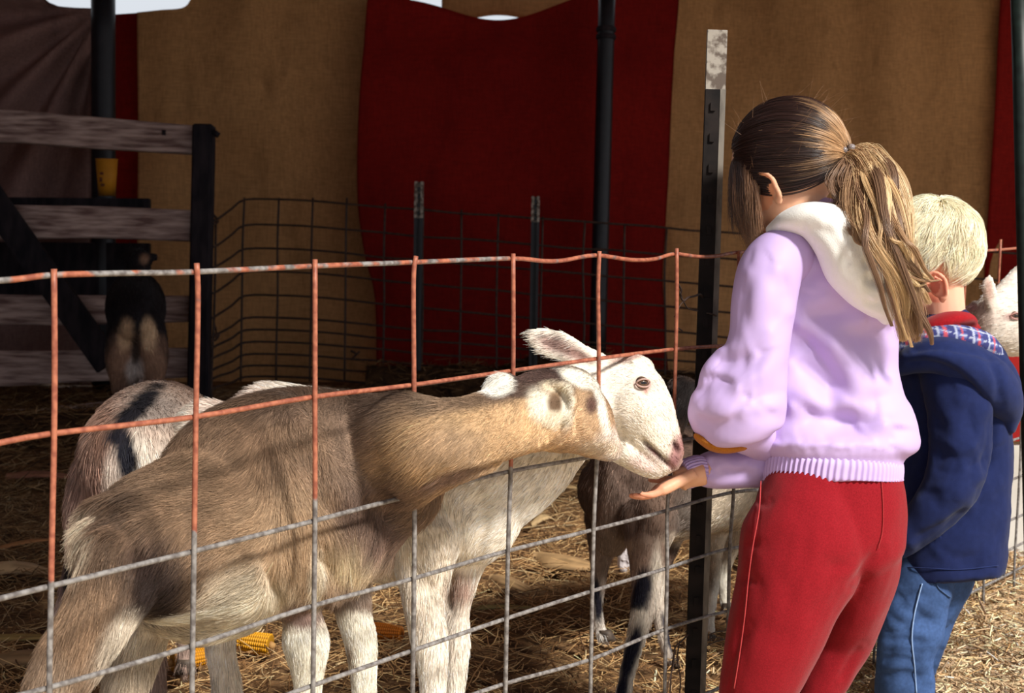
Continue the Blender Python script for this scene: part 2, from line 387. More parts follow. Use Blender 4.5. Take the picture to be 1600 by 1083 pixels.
ZW = 7.9
def sheet(pts_top, pts_bot, z, nu, nv, amp, mat, name, parent, label=None, radial=None, thick=.006, seed=0):
    """hanging cloth between a top and a bottom pixel curve at depth z, rippled, with thickness"""
    t = spline(pts_top, 12); b = spline(pts_bot, 12)
    u = np.linspace(0, 1, nu)
    ev = lambda c: np.stack([c[0, 0]+(c[-1, 0]-c[0, 0])*u, np.interp(c[0, 0]+(c[-1, 0]-c[0, 0])*u, np.maximum.accumulate(c[:, 0]), c[:, 1])], 1); T, B = ev(t), ev(b)
    vv = np.linspace(0, 1, nv)[:, None, None]; G = (T[None]*(1-vv)+B[None]*vv).reshape(-1, 2)
    p = P(G[:, 0], G[:, 1], np.full(len(G), z))
    q = np.stack([p[:, 0]*1.0, 0*p[:, 0], p[:, 2]*.28], 1)
    d = vnoise(q, 2.2, seed)*amp+vnoise(q, 5.5, seed+1)*amp*.45+vnoise(p, 3, seed+2)*amp*.35
    if radial:
        rx, ry, k, am = radial; an = np.arctan2(G[:, 1]-ry, G[:, 0]-rx); rr = np.hypot(G[:, 0]-rx, G[:, 1]-ry)
        d += am*np.sin(an*k+1.3*np.sin(an*3.1))*sstep(10, 120, rr)
    p = p+d[:, None]*FW
    fr = np.array(grid_faces(nv, nu, False, False)); n = len(p)
    bk = fr[:, ::-1]+n; V = np.vstack([p, p+thick*FW])
    rim = []
    ed = [list(range(nu)), [(nv-1)*nu+j for j in range(nu)], [i*nu for i in range(nv)], [i*nu+nu-1 for i in range(nv)]]
    for e in ed:
        for a, c in zip(e[:-1], e[1:]): rim.append([a, c, c+n, a+n])
    return mesh_obj(name, V, np.vstack([fr, bk, np.array(rim)]), mat, parent, label=label)
wb = empty('wall_back', P(800, 600, ZW), 'striped canvas side wall of the tent behind the pen', None, kind='structure')
sheet([(215, 20), (250, 16), (288, 11), (304, -12), (330, -30), (500, -36), (640, -36)], [(215, 604), (400, 608), (640, 612)], 7.97, 110, 70, .07, M_tan, 'canvas_panel', wb, 'tan canvas panel', seed=3)
sheet([(172, 24), (215, 21), (262, 16)], [(165, 600), (235, 604)], 8.05, 30, 40, .03, M_red, 'canvas_panel', wb, 'narrow red canvas panel', seed=8)
# red middle panel: curved left edge, sagging top
def red_panel():
    le = spline([(575, -6), (566, 90), (560, 180), (558, 260), (560, 330), (570, 400), (586, 470), (589, 610)], 8)
    ri = spline([(1062, -10), (1052, 120), (1046, 260), (1040, 360), (1036, 450), (1046, 616)], 8)
    nu, nv = 110, 60; G = []
    for j in range(nv):
        t = j/(nv-1)
        L = [np.interp(t, np.linspace(0, 1, len(le)), le[:, i]) for i in (0, 1)]; R_ = [np.interp(t, np.linspace(0, 1, len(ri)), ri[:, i]) for i in (0, 1)]
        for i in range(nu):
            s = i/(nu-1); x = L[0]*(1-s)+R_[0]*s; y = L[1]*(1-s)+R_[1]*s
            sag = 38*np.exp(-((x-780)/105)**2)-6*np.exp(-((x-945)/40)**2)
            G.append((x, y+sag*(1-t)**3))
    G = np.array(G); x, y = G.T
    d = .03*np.exp(-((x-960+.15*(y-300))/60)**2)*0 - .05*np.exp(-((x-905)/50)**2)
    pp = P(x, y, np.full(len(x), 7.86)); q = np.stack([pp[:, 0], 0*x, pp[:, 2]*.4], 1)
    d = d+vnoise(q, 2, 21)*.035+vnoise(pp, 3.5, 22)*.02+.02*np.sin((y-.18*abs(x-780))/22)*np.exp(-((y-60)/60)**2)
    pp = pp+d[:, None]*FW; n = len(pp); fr = np.array(grid_faces(nv, nu, False, False)); rim = []
    for e in ([list(range(nu)), [(nv-1)*nu+j for j in range(nu)], [i*nu for i in range(nv)], [i*nu+nu-1 for i in range(nv)]]):
        for a, c in zip(e[:-1], e[1:]): rim.append([a, c, c+n, a+n])
    mesh_obj('canvas_panel', np.vstack([pp, pp+.006*FW]), np.vstack([fr, fr[:, ::-1]+n, np.array(rim)]), M_red, wb, label='wide red canvas panel with a sagging top edge')
red_panel()
sheet([(1030, -30), (1300, -12), (1600, -14)], [(1020, 612), (1300, 620), (1540, 626)], 7.95, 90, 60, .06, M_tan, 'canvas_panel', wb, 'tan canvas panel', seed=13)
sheet([(1566, -30), (1700, -20), (1950, -16)], [(1528, 630), (1700, 632), (1950, 640)], 7.9, 60, 40, .04, M_red, 'canvas_panel', wb, 'red canvas panel at the far end', seed=15)
sheet([(1880, -30), (2600, -20)], [(1880, 640), (2600, 660)], 7.98, 60, 30, .05, M_tan, 'canvas_panel', wb, seed=17)
sheet([(-420, -30), (-60, -20), (56, -8), (80, 6), (110, 10), (146, 12)], [(-420, 590), (0, 597), (146, 602)], 7.72, 120, 90, .02, M_mauve, 'canvas_panel', wb, 'faded mauve canvas gathered at the dark pole', radial=(160, 8, 15, .06), seed=31)
sheet([(-1700, -40), (-400, -30)], [(-1700, 570), (-400, 590)], 7.8, 60, 30, .05, M_mauve, 'canvas_panel', wb, seed=33)
# cloth seen through the sag of the red panel
sheet([(690, -50), (850, -50), (905, -50)], [(690, 40), (790, 24), (905, 60)], 8.8, 30, 10, .02, M_tan, 'canvas_panel', wb, 'tan cloth seen above the sagging red panel', seed=42)
# left canvas and roof
lv, lf = [], []
def quad_sheet(name, a, b, c, d, mat, nu=40, nv=20, amp=.03, thick=.01, **k):
    a, b, c, d = map(np.array, (a, b, c, d)); u = np.linspace(0, 1, nu)[None, :, None]; t = np.linspace(0, 1, nv)[:, None, None]
    p = ((a*(1-u)+b*u)*(1-t)+(d*(1-u)+c*u)*t).reshape(-1, 3); n = np.cross(b-a, d-a); n = n/np.linalg.norm(n)
    p = p+(vnoise(p, 1.3, 51)*amp)[:, None]*n; fr = np.array(grid_faces(nv, nu, False, False)); m_ = len(p); rim = []
    for e in ([list(range(nu)), [(nv-1)*nu+j for j in range(nu)], [i*nu for i in range(nv)], [i*nu+nu-1 for i in range(nv)]]):
        for x, y in zip(e[:-1], e[1:]): rim.append([x, y, y+m_, x+m_])
    return mesh_obj(name, np.vstack([p, p+thick*n]), np.vstack([fr, fr[:, ::-1]+m_, np.array(rim)]), mat, kind='structure', **k)
quad_sheet('wall_left', (-4.6, 2.0, 0), (-4.6, 8.4, 0), (-4.6, 8.4, 2.7), (-4.6, 2.0, 2.7), M_mauve, label='canvas side of the tent beyond the left edge')
RH = 2.72
e0 = F0+FN*1.4-FD*6.0; e1 = F0+FN*1.4+FD*6.4
quad_sheet('ceiling', (e0[0], e0[1], RH), (e1[0], e1[1], RH), (6.6, 8.7, RH+.05), (-8.2, 8.7, RH+.05), M_roof, nu=60, nv=40, amp=.05, label='canvas roof of the tent above the goat pen')

# tent poles
def pole(x0, y0, x1, y1, z, r, label, mat=M_pole, band=None):
    a, b = P(x0, y0, z), P(x1, y1, z); e = empty('tent_pole', b, label, 'pole')
    v, f = wtube([a, (a+b)/2, b], r, 16, 3); mesh_obj('shaft', v, f, mat, e)
    if band:
        for yb in band:
            t = (yb-y0)/(y1-y0); c = a*(1-t)+b*t; d = (b-a)/np.linalg.norm(b-a)
            v, f = wtube([c-d*.012, c, c+d*.012], [r*1.12, r*1.2, r*1.12], 16, 2); mesh_obj('rope_band', v, f, M_beam, e)
    return e
pole(950, -60, 932, 610, 7.66, .039, 'dark round tent pole in front of the wide red canvas', band=(46, 58))
pole(161, -60, 163, 612, 7.55, .055, 'thick dark tent pole behind the plank fence, beside the mauve canvas')
pole(1591, -40, 1617, 1036, 3.4, .0165, 'dark green pole at the right edge of the view beside the small boy', mat_noise('green_paint', S(12, 22, 21), S(24, 38, 35), 50, .5, .4))

# low barrier at the right
bz = 4.55
def barrier():
    e = empty('low_barrier', gp(1560, 888), 'white boarded low barrier with a red top band, behind the small boy', 'barrier')
    for (x0, x1, ya, yb, mat, nm, zz) in ((1330, 1760, 700, 890, M_board, 'white_board', bz), (1330, 1760, 560, 698, M_redboard, 'red_band', bz)):
        a, b, c, d = P(x0, ya, zz), P(x1, ya-6, zz-.22), P(x1, yb-14, zz-.22), P(x0, yb, zz)
        n = np.array([0, .025, 0]); V = np.array([a, b, c, d, a+n, b+n, c+n, d+n])
        mesh_obj(nm, V, [[0, 1, 2, 3], [7, 6, 5, 4], [0, 4, 5, 1], [1, 5, 6, 2], [2, 6, 7, 3], [3, 7, 4, 0]], mat, e, smooth=False)
barrier()

# ------------------------------------------------------------------ front wire panel
WR = .0031
def paintcol(f): return np.stack([f, f, f, np.ones_like(f)], 1)
fe = empty('stock_fence', fpt(np.array(.9), np.array(0.)), 'welded wire stock panel with orange-painted top, between goats and children', 'fence')
HW = [  # measured points of the horizontal wires, top to bottom
    [(-40, 441), (79, 430), (190, 427), (302, 425), (486, 416), (643, 410), (796, 404), (850, 408), (880, 407), (931, 399), (985, 406), (1022, 405), (1053, 397), (1090, 401), (1120, 400), (1160, 394)],
    [(-40, 699), (79, 678), (301, 652), (485, 621), (643, 602), (797, 580), (931, 561), (1052, 546), (1130, 541)],
    [(-40, 945), (75, 917), (297, 863), (487, 815), (566, 794), (641, 775), (791, 738), (925, 714), (1045, 692), (1110, 682)],
    [(-40, 1103), (72, 1076), (295, 1011), (485, 948), (643, 905), (789, 862), (923, 829), (1038, 799), (1142, 770)],
    [(300, 1140), (484, 1073), (641, 1018), (787, 968), (921, 925), (1036, 890), (1137, 858)],
    [(641, 1122), (784, 1070), (919, 1032), (1035, 985), (1133, 956)]]
HH = [.84, .655, .49, .385, .287, .185]
SEND = 3.1
def wire(name, pts, colf, r=WR):
    v, f = wtube(pts, r, 8, 4); s = (v-F0)@FD; mesh_obj(name, v, f, M_wire, fe, col=paintcol(colf(s, v[:, 2])))
for k, w_ in enumerate(HW):
    a = np.array(w_, float); s, h = fsh(a[:, 0], a[:, 1])
    q = [(s[0]-.35, h[0]), (s[0]-.15, h[0])] if k else [(s[0]-.35, h[0])]
    q += list(zip(s, h)); s1, h1 = s[-1], h[-1]; ts = np.arange(s1+.2, SEND+.01, .2)
    for t in ts: u = min(1, (t-s1)/.6); q.append((t, h1*(1-u)+HH[k]*u+rng.normal(0, .002)))
    q = np.array(q); pts = fpt(q[:, 0], q[:, 1])
    base = (.50 if k == 0 else .72) if k < 2 else .12
    wire('horizontal_wire', pts, (lambda s, h, b=base, k=k: (np.where((s > .06) & (s < .24), .36, np.where(s > .8, .66, b)) if k == 0 else np.full_like(s, b))))
for k, hh in enumerate((.115, .055)):
    t = np.arange(-.5, SEND+.01, .25); wire('horizontal_wire', fpt(t, hh+rng.normal(0, .002, len(t))), lambda s, h: np.full_like(s, .1))
VW = [[(79, 420), (80, 560), (79, 690), (76, 830), (74, 950), (72, 1086)], [(302, 411), (304, 470), (301, 640), (298, 860), (295, 1083)],
      [(487, 405), (487, 620), (487, 815), (484, 1083)], [(645, 400), (641, 440), (642, 600), (643, 780), (642, 905), (640, 1083)],
      [(797, 396), (797, 580), (793, 740), (789, 862), (785, 1083)], [(932, 392), (930, 450), (931, 562), (929, 700), (923, 829), (918, 1083)],
      [(1053, 388), (1053, 480), (1050, 600), (1047, 692), (1038, 799), (1038, 890), (1034, 1083)], [(1150, 392), (1149, 560), (1145, 680), (1142, 770), (1136, 860), (1133, 1000)]]
PB = [.56, .575, .585, .60, .60, .60, .59, .60]
for i, w_ in enumerate(VW):
    a = np.array(w_, float); s, h = fsh(a[:, 0], a[:, 1]); q = list(zip(s, h)); 
    q.append((s[-1], max(.02, h[-1]*.5))) if h[-1] > .1 else None
    q.append((s[-1], .0)); q = np.array(q)
    wire('vertical_wire', fpt(q[:, 0], q[:, 1], .0052), lambda s, h, b=PB[i]: np.where(h > b, .74, .12))
s6 = fsh(1150., 560.)[0]
for s_ in list(np.array([-.2, -.4])) + list(s6+.205*np.arange(1, 9)):
    h = np.array([.862, .7, .5, .3, .1, .0]); s_ = s_+rng.normal(0, .003, 6)
    wire('vertical_wire', fpt(s_, h, .0052), lambda s, h: np.where(h > .6, .72, .12))

# steel post of the panel
def front_post():
    a, b = P(1121, 47, 2.80), P(1086, 1083, 2.80); d = (b-a)/np.linalg.norm(b-a); b = a+d*((a[2]+.0)/-d[2])
    e = empty('fence_post', b, 'dark steel post with a white-painted tip, standing by the girl at the front wire panel', 'post')
    x = FD*.8-FN*.6; x = cvec(1, 0.0, .0); x -= (x@d)*d; x /= np.linalg.norm(x); y = np.cross(d, x); y = y if y@FW > 0 else -y
    L = np.linalg.norm(b-a)
    def seg(t0, t1, nm, mat):
        mb = MB(); p0, p1 = a+d*t0, a+d*t1; c = (p0+p1)/2; h = (p1-p0)/2
        mb.add(*box(c-x*.004+y*.0, [x*.0125, y*.003, h]))        # flange
        mb.add(*box(c+x*.0125+y*.006, [x*.0042, y*.009, h]))     # bright return edge
        mb.add(*box(c-x*.004+y*.016, [x*.003, y*.014, h]))       # rib behind
        mb.add(*box(c-x*.0145+y*.006, [x*.002, y*.007, h])); mesh_obj(nm, mb.V(), mb.f, mat, e, smooth=False)
    seg(0, .10, 'painted_tip', M_tip); seg(.10, L, 'shaft', M_post)
    mb = MB(); mb2 = []
    for t in np.arange(.13, L-.1, .052):
        mb.add(*box(a+d*t-x*.004-y*.004, [x*.004, y*.003, d*.007]))
    mesh_obj('studs', mb.V(), mb.f, M_post, e, smooth=False, kind='stuff')
    c = (a+d*.10+b)/2; mesh_obj('flange_edge', *box(c+x*.0125+y*.0055, [x*.0046, y*.0095, (b-a-d*.10)/2]), M_edge, e, smooth=False, label='worn bright edge')
    def tw(pts, r=.0012): 
        q = np.array(pts, float); v, f = wtube(P(q[:, 0], q[:, 1], q[:, 2]), r, 6, 4); mesh_obj('tie_wire', v, f, M_wire_bg, e)
    tw([(1056, 440, 2.66), (1064, 452, 2.68), (1063, 462, 2.69), (1068, 470, 2.70), (1075, 465, 2.72), (1085, 463, 2.75), (1094, 460, 2.78), (1100, 468, 2.81)], .0018)
    tw([(1054, 495, 2.66), (1062, 478, 2.68), (1067, 470, 2.70), (1062, 456, 2.68)])
    tw([(1068, 471, 2.70), (1075, 482, 2.72), (1090, 486, 2.76)]); tw([(1054, 508, 2.66), (1066, 517, 2.67)])
    tw([(1075, 992, 2.77), (1064, 1003, 2.72), (1055, 1012, 2.69), (1052, 1040, 2.67), (1044, 1070, 2.66), (1041, 1100, 2.66)]); 
    tw([(1062, 1003, 2.72), (1058, 1030, 2.70), (1063, 1060, 2.70), (1061, 1100, 2.70)]); tw([(1055, 1010, 2.69), (1049, 1050, 2.67), (1047, 1090, 2.67)])
    tw([(1104, 489, 2.785), (1114, 491, 2.785), (1120, 494, 2.80)], .0016)
    for y_, q in ((988, 3), (996, -4), (1003, 5)): tw([(1100, y_+8, 2.84), (1118, y_, 2.86), (1140, y_-q, 2.89), (1160, y_-8, 2.95)], .001)
front_post()

# ------------------------------------------------------------------ back fence of the pen
bf = empty('wire_fence', P(700, 610, 7.5), 'thin dark woven wire fence along the tent wall at the back of the pen', 'fence')
def zb(x): return np.interp(x, [320, 385, 1150, 1700], [6.95, 7.6, 7.35, 7.1])
def bwire(nm, pts, r=.0055):
    q = np.array(pts, float); v, f = wtube(P(q[:, 0], q[:, 1], zb(q[:, 0])), r, 6, 3); mesh_obj(nm, v, f, M_wire_bg, bf)
rows0 = [311, 351, 388, 424, 461, 496, 515, 534, 553, 571, 588]           # heights at x=385
rows6 = [322, 361, 398, 434, 478, 514, 533, 552, 569, 587, 603]
for k, y in enumerate(rows0):
    d = [345, 386, 418, 458, 498, 528, 545, 562, 580, 594, 610][k]-y
    yr = y+[46, 48, 52, 55, 58, 50, 48, 46, 44, 42, 40][k]
    pts = [(326, y+d+2), (340, y+d-3 if k < 4 else y+d-6), (362, y+d*.45), (383, y+1), (434, y+.5), (489, y+3), (545, y+8)]
    for x in range(600, 1701, 60): pts.append((x, y+9+(yr-y-9)*(x-545)/505+rng.normal(0, .8)))
    bwire('horizontal_wire', pts)
for x, w_ in [(337, -6), (382, -5), (436, -4), (489, -4), (542, -3)]+[(x, -3) for x in (602, 662, 721, 779, 848, 914, 976, 1042, 1108, 1176, 1240, 1310, 1375, 1440, 1500)]:
    yt = 311 if x > 370 else 346; yt += max(0, (x-545)*.085) + (0 if x < 545 else 4)
    bwire('vertical_wire', [(x, yt-2), (x-2+rng.normal(0, 1), yt+70), (x+w_*.6+rng.normal(0, 1), yt+150), (x+w_, yt+225), (x+w_-1, yt+285)])
bwire('tie_wire', [(327, 330), (334, 336), (341, 346), (331, 350), (325, 343)]); bwire('tie_wire', [(334, 505), (338, 520), (332, 527), (342, 524), (336, 532)])
bwire('tie_wire', [(548, 548), (556, 553), (551, 560), (562, 549)])
def tpost(x, yt, yb, z, label, wpx, ytip):
    a, b = P(x, yt, z), P(x-5, yb, z); b = np.array([b[0], b[1], 0.]); e = empty('fence_post', b, label, 'post', 'steel posts of the back fence'); 
    del e['group']
    d = (b-a)/np.linalg.norm(b-a); hw = wpx/2*z/F; xx = RT-(RT@d)*d; yy = np.cross(d, xx); yy = yy if yy@FW > 0 else -yy; L = np.linalg.norm(b-a); tip = (ytip-yt)*z/F
    for t0, t1, nm, mat in ((0, tip, 'painted_tip', M_tip), (tip, L, 'shaft', M_pole)):
        mb = MB(); c = a+d*(t0+t1)/2; h = d*(t1-t0)/2
        mb.add(*box(c-xx*hw*.68, [xx*hw*.32, yy*.012, h])); mb.add(*box(c+xx*hw*.68, [xx*hw*.32, yy*.012, h])); mb.add(*box(c+yy*.02, [xx*hw*.4, yy*.01, h]))
        mesh_obj(nm, mb.V(), mb.f, mat, e, smooth=False)
    mb = MB()
    for k in range(4): mb.add(*box(a+d*tip*(.2+.22*k), [xx*hw*.36, yy*.004, d*.008]))
    mesh_obj('studs', mb.V(), mb.f, M_pole, e, smooth=False, kind='stuff')
tpost(655, 284, 610, 7.42, 'thin steel post with a bright white tip at the back fence, before the red canvas', 14, 341)
tpost(837, 307, 620, 7.36, 'thin steel post with a dull grey tip at the back fence, before the red canvas', 13, 347)

# ------------------------------------------------------------------ plank fence at the left back
pf = empty('plank_fence', P(312, 655, 6.9), 'weathered plank fence with a dark corner timber at the left back of the pen', 'fence')
def plank(pts_t, pts_b, z, th, mat, nm='plank'):
    t = spline(pts_t, 10); b = spline(pts_b, 10); n = len(t)
    pt, pb = P(t[:, 0], t[:, 1], np.full(n, z)), P(b[:, 0], b[:, 1], np.full(n, z)); rows = []
    j = lambda: (vnoise(pt, 9, int(z*100) % 50)*.006)[:, None]*FW
    bv = .006
    rows = [pt+FW*bv, pt-UP*bv+j()*.5, (pt+pb)/2+j(), pb+UP*bv+j()*.5, pb+FW*bv, pb+FW*th, pt+FW*th]
    V = np.stack(rows, 1).reshape(-1, 3); return mesh_obj(nm, V, grid_faces(n, 7), mat, pf, smooth=False)
plank([(-260, 160), (0, 171), (120, 180), (305, 196)], [(-260, 220), (0, 222), (120, 230), (303, 241)], 6.85, .04, M_plank)
plank([(-260, 312), (20, 320), (150, 322), (298, 328)], [(-260, 372), (20, 373), (150, 372), (296, 377)], 6.85, .04, M_plank)
plank([(-260, 452), (0, 460), (100, 461), (296, 462)], [(-260, 512), (0, 507), (100, 508), (294, 503)], 6.87, .04, M_plank)
plank([(-260, 545), (0, 548), (100, 548), (294, 543)], [(-260, 606), (0, 604), (100, 598), (292, 590)], 6.87, .04, M_plank)
plank([(-260, 640), (0, 640), (100, 634), (294, 612)], [(-260, 690), (0, 672), (100, 668), (292, 650)], 6.89, .04, M_plank)
mb = MB(); a, b = P(319, 195, 6.83), P(309, 690, 6.83); d = (b-a)/np.linalg.norm(b-a); xx = RT-(RT@d)*d; yy = np.cross(d, xx)
mb.add(*box((a+b)/2+yy*.0, [xx*.042, yy*.042, (b-a)/2])); v = mb.V(); o = mesh_obj('post', v, mb.f, M_beam, pf, smooth=False)
bm_ = o.modifiers.new('b', 'BEVEL'); bm_.width = .008
v, f = wtube([P(332, 205, 6.8), P(342, 212, 6.8)], .012, 8, 2); mesh_obj('bolt', v, f, M_beam, pf)
a, b = P(-20, 300, 6.80), P(170, 570, 6.80); d = (b-a)/np.linalg.norm(b-a); xx = cvec(d@UP, d@RT, 0); xx -= (xx@d)*d; xx /= np.linalg.norm(xx); yy = np.cross(d, xx)
mesh_obj('brace', *box((a+b)/2, [xx*.055, yy*.02, (b-a)/2]), M_beam, pf, smooth=False)
v, f = wtube([P(256, 203, 6.84), P(256, 211, 6.84)], .008, 6, 2); mesh_obj('nail', v, f, M_beam, pf)
# dark hay rack boards behind the fence
hr = empty('feed_trough', P(120, 560, 7.3), 'dark wooden feed trough behind the plank fence', 'trough')
for ya, yb_, zz in ((306, 330, 7.2), (376, 462, 7.5)):
    plk = [P(-260, ya, zz), P(232, ya+4, zz), P(232, yb_, zz), P(-260, yb_, zz)]; n = FW*.05
    mesh_obj('board', np.array(plk+[q+n for q in plk]), [[0, 1, 2, 3], [7, 6, 5, 4], [0, 4, 5, 1], [1, 5, 6, 2], [2, 6, 7, 3], [3, 7, 4, 0]], M_beam, hr, smooth=False)
# yellow cup on the trough
def cup(x0, yt, yb, z, r0, r1, label, body, name='paper_cup'):
    b = P(x0, yb, z); e = empty(name, b, label, 'cup'); h = (yb-yt)*z/F; V = []; n = 20
    prof = [(r1*.0, .004), (r1*.96, .004), (r1, 0), (r1+(r0-r1)*.5, h*.5), (r0, h), (r0*1.06, h+.004), (r0*.97, h+.005), (r0*.94, h), (r1*.93, .01), (0.001, .01)]
    for r, q in prof: 
        for j in range(n): V.append(b+np.array([max(r, .0005)*math.cos(2*math.pi*j/n), max(r, .0005)*math.sin(2*math.pi*j/n), q]))
    mesh_obj('cup_body', np.array(V), grid_faces(len(prof), n), body, e); return e, b, h
M_yel = mat_noise('yellow_card', S(196, 130, 30), S(220, 150, 42), 12, .6, .3)
c_e, c_b, c_h = cup(167, 250, 306, 7.225, .047, .036, 'yellow cup standing behind the second plank, beside the dark pole', M_yel)
vv = []; ff = []; M_brn = mat_noise('brown_print', S(92, 44, 26), S(110, 54, 30), 20, .6)
for k, (u, q, w2, h2) in enumerate([(-.012, .62, .016, .012), (-.016, .45, .012, .02), (-.008, .30, .017, .012)]):
    p = c_b+np.array([u, -.047*(.76+.24*q)-.001, q*c_h]); vv2, ff2 = box(p, [RT*w2/2, FW*.001, np.array([0, 0, h2/2])]); ff += [[i+len(vv)*1 for i in q2] for q2 in ff2]; vv += list(vv2)
mesh_obj('print', np.array(vv), ff, M_brn, c_e, smooth=False)

# ------------------------------------------------------------------ straw, husks, corn
def straw(n, xr, yr, lr, wr, seed, dens=None):
    r = np.random.default_rng(seed); x = r.uniform(*xr, n*3); y = yr[0]+(yr[1]-yr[0])*r.random(n*3)
    if dens is not None:
        k = r.random(len(x)) < dens(x, y); x, y = x[k][:n], y[k][:n]
    x, y = x[:n], y[:n]; n = len(x)
    L = r.uniform(*lr, n)*np.exp(r.normal(0, .25, n)); th = r.uniform(0, np.pi, n); el = np.abs(r.normal(0, .16, n)); wd = r.uniform(*wr, n)/2
    g = vnoise(np.stack([x, y, 0*x], 1), 2.2, 1)*.012
    d = np.stack([np.cos(th)*np.cos(el), np.sin(th)*np.cos(el), np.sin(el)], 1); s = np.stack([-np.sin(th), np.cos(th), 0*th], 1); u = np.cross(s, d); u[:, 2] = abs(u[:, 2])
    c = np.stack([x, y, g+r.uniform(0, .022, n)], 1); bend = r.normal(0, .10, n)*L
    V = np.empty((n, 3, 3, 3))
    for i, t in enumerate((-.5, 0, .5)):
        m_ = c+d*(L*t)[:, None]+s*(bend*(t*t*4-.5)*.5)[:, None]+np.array([0, 0, 1.0])*(L*abs(np.sin(el))*.5)[:, None]
        tp = 1 if i == 1 else .75
        for j, (a, b) in enumerate(((-1, 0), (1, 0), (0, .8))): V[:, i, j] = m_+s*(wd*a*tp)[:, None]+u*(wd*b*tp)[:, None]
    base = (np.arange(n)*9)[:, None, None]; fs = []
    for i in (0, 1):
        for j in range(3): fs.append([i*3+j, i*3+(j+1) % 3, i*3+3+(j+1) % 3, i*3+3+j])
    Fc = (np.array(fs)[None]+base).reshape(-1, 4)
    pal = np.array([S(196, 166, 120), S(168, 134, 92), S(138, 104, 68), S(108, 80, 52), S(214, 192, 150), S(82, 58, 40)]); ci = r.choice(6, n, p=[.22, .26, .22, .14, .06, .10])
    c4 = pal[ci]*np.exp(r.normal(0, .15, n))[:, None]; c4[:, 3] = 1
    return V.reshape(-1, 3), Fc, np.repeat(c4, 9, axis=0)
def inview(x, y):
    v = np.stack([x, y, 0*x], 1); u, q, z = px(v); return np.where((z > .5) & (u > -250) & (u < 1850) & (q < 1350), 1., .12)
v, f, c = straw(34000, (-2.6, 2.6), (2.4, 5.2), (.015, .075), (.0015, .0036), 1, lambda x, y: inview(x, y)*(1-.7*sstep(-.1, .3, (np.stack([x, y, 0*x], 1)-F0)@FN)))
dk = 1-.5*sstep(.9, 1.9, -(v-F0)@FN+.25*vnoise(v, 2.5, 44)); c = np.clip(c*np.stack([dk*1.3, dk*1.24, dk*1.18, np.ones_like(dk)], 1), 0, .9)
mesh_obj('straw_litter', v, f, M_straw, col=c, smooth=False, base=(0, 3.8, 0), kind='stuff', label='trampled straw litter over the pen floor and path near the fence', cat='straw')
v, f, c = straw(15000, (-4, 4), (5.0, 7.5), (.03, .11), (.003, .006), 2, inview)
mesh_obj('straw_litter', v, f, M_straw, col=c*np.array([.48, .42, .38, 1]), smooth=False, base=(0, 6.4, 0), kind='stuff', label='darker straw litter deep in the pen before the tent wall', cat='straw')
pa = np.array([F0+FD*t+FN*o for o in np.linspace(-.12, 3.2, 40) for t in np.linspace(-2.5, 5.5, 90)]); pa[:, 2] = -.008+vnoise(pa, 2.2, 1)*.012+vnoise(pa, 7, 2)*.006
pa[:90, 2] -= .02; mesh_obj('path', pa, np.array(grid_faces(40, 90, False, False)), M_path, base=(1.5, 2, 0), kind='structure', label='pale sandy path in front of the wire panel')
# pale wood chips and chaff on the visitors' path
v, f, c = straw(24000, (.2, 2.4), (2.4, 5.2), (.006, .035), (.002, .006), 3, lambda x, y: inview(x, y)*sstep(-.35, .1, (np.stack([x, y, 0*x], 1)-F0)@FN))
mesh_obj('wood_chips', v, f, M_straw, col=np.clip(c*np.array([1.5, 1.6, 1.9, 1])+np.array([.10, .09, .07, 0]), 0, .85), smooth=False, base=(1, 3.8, 0), kind='stuff', label='pale wood chips scattered on the path where the children stand', cat='wood chips')
def haymound(label, pts, n, seed, hgt):
    r = np.random.default_rng(seed); (xa, ya, za), (xb, yb, zb_) = pts; A, B = gp(np.array(float(xa)), np.array(float(ya))), gp(np.array(float(xb)), np.array(float(yb)))
    L = np.linalg.norm(B-A); nu, nv = 60, 14; V = []
    for i in range(nu):
        c = A+(B-A)*i/(nu-1)
        for j in range(nv):
            t = math.pi*j/(nv-1); q = np.array([0, -math.cos(t)*.20, max(0, math.sin(t))**.8*hgt]); V.append(c+q)
    V = np.array(V); V[:, 2] *= 1+.45*vnoise(V, 2.2, seed)+.2*vnoise(V, 7, seed); V += (vnoise(V, 16, seed)*.02)[:, None]*np.array([0, -1, .6])
    o = mesh_obj('hay_heap', V, grid_faces(nu, nv, False, False), M_hay, label=label, cat='hay', kind='stuff', base=((A+B)/2)); 
    idx = r.choice(len(V), n); s, f2, c2 = straw(n, (0, 1), (0, 1), (.04, .12), (.003, .006), seed)
    s = s.reshape(n, 9, 3); s = s-s.mean(1)[:, None]+V[idx][:, None]+r.normal(0, .012, (n, 1, 3)); ang = r.normal(0, .6, n)
    mesh_obj('loose_straw', s.reshape(-1, 3), f2, M_straw, o, col=c2*np.array([.5, .42, .36, 1]), smooth=False, kind='stuff')
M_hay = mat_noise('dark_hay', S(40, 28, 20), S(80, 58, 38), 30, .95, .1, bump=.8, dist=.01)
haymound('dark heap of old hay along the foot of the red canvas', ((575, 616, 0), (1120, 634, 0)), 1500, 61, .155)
haymound('dark heap of hay below the plank fence at the left', ((-160, 690, 0), (170, 680, 0)), 700, 67, .10)

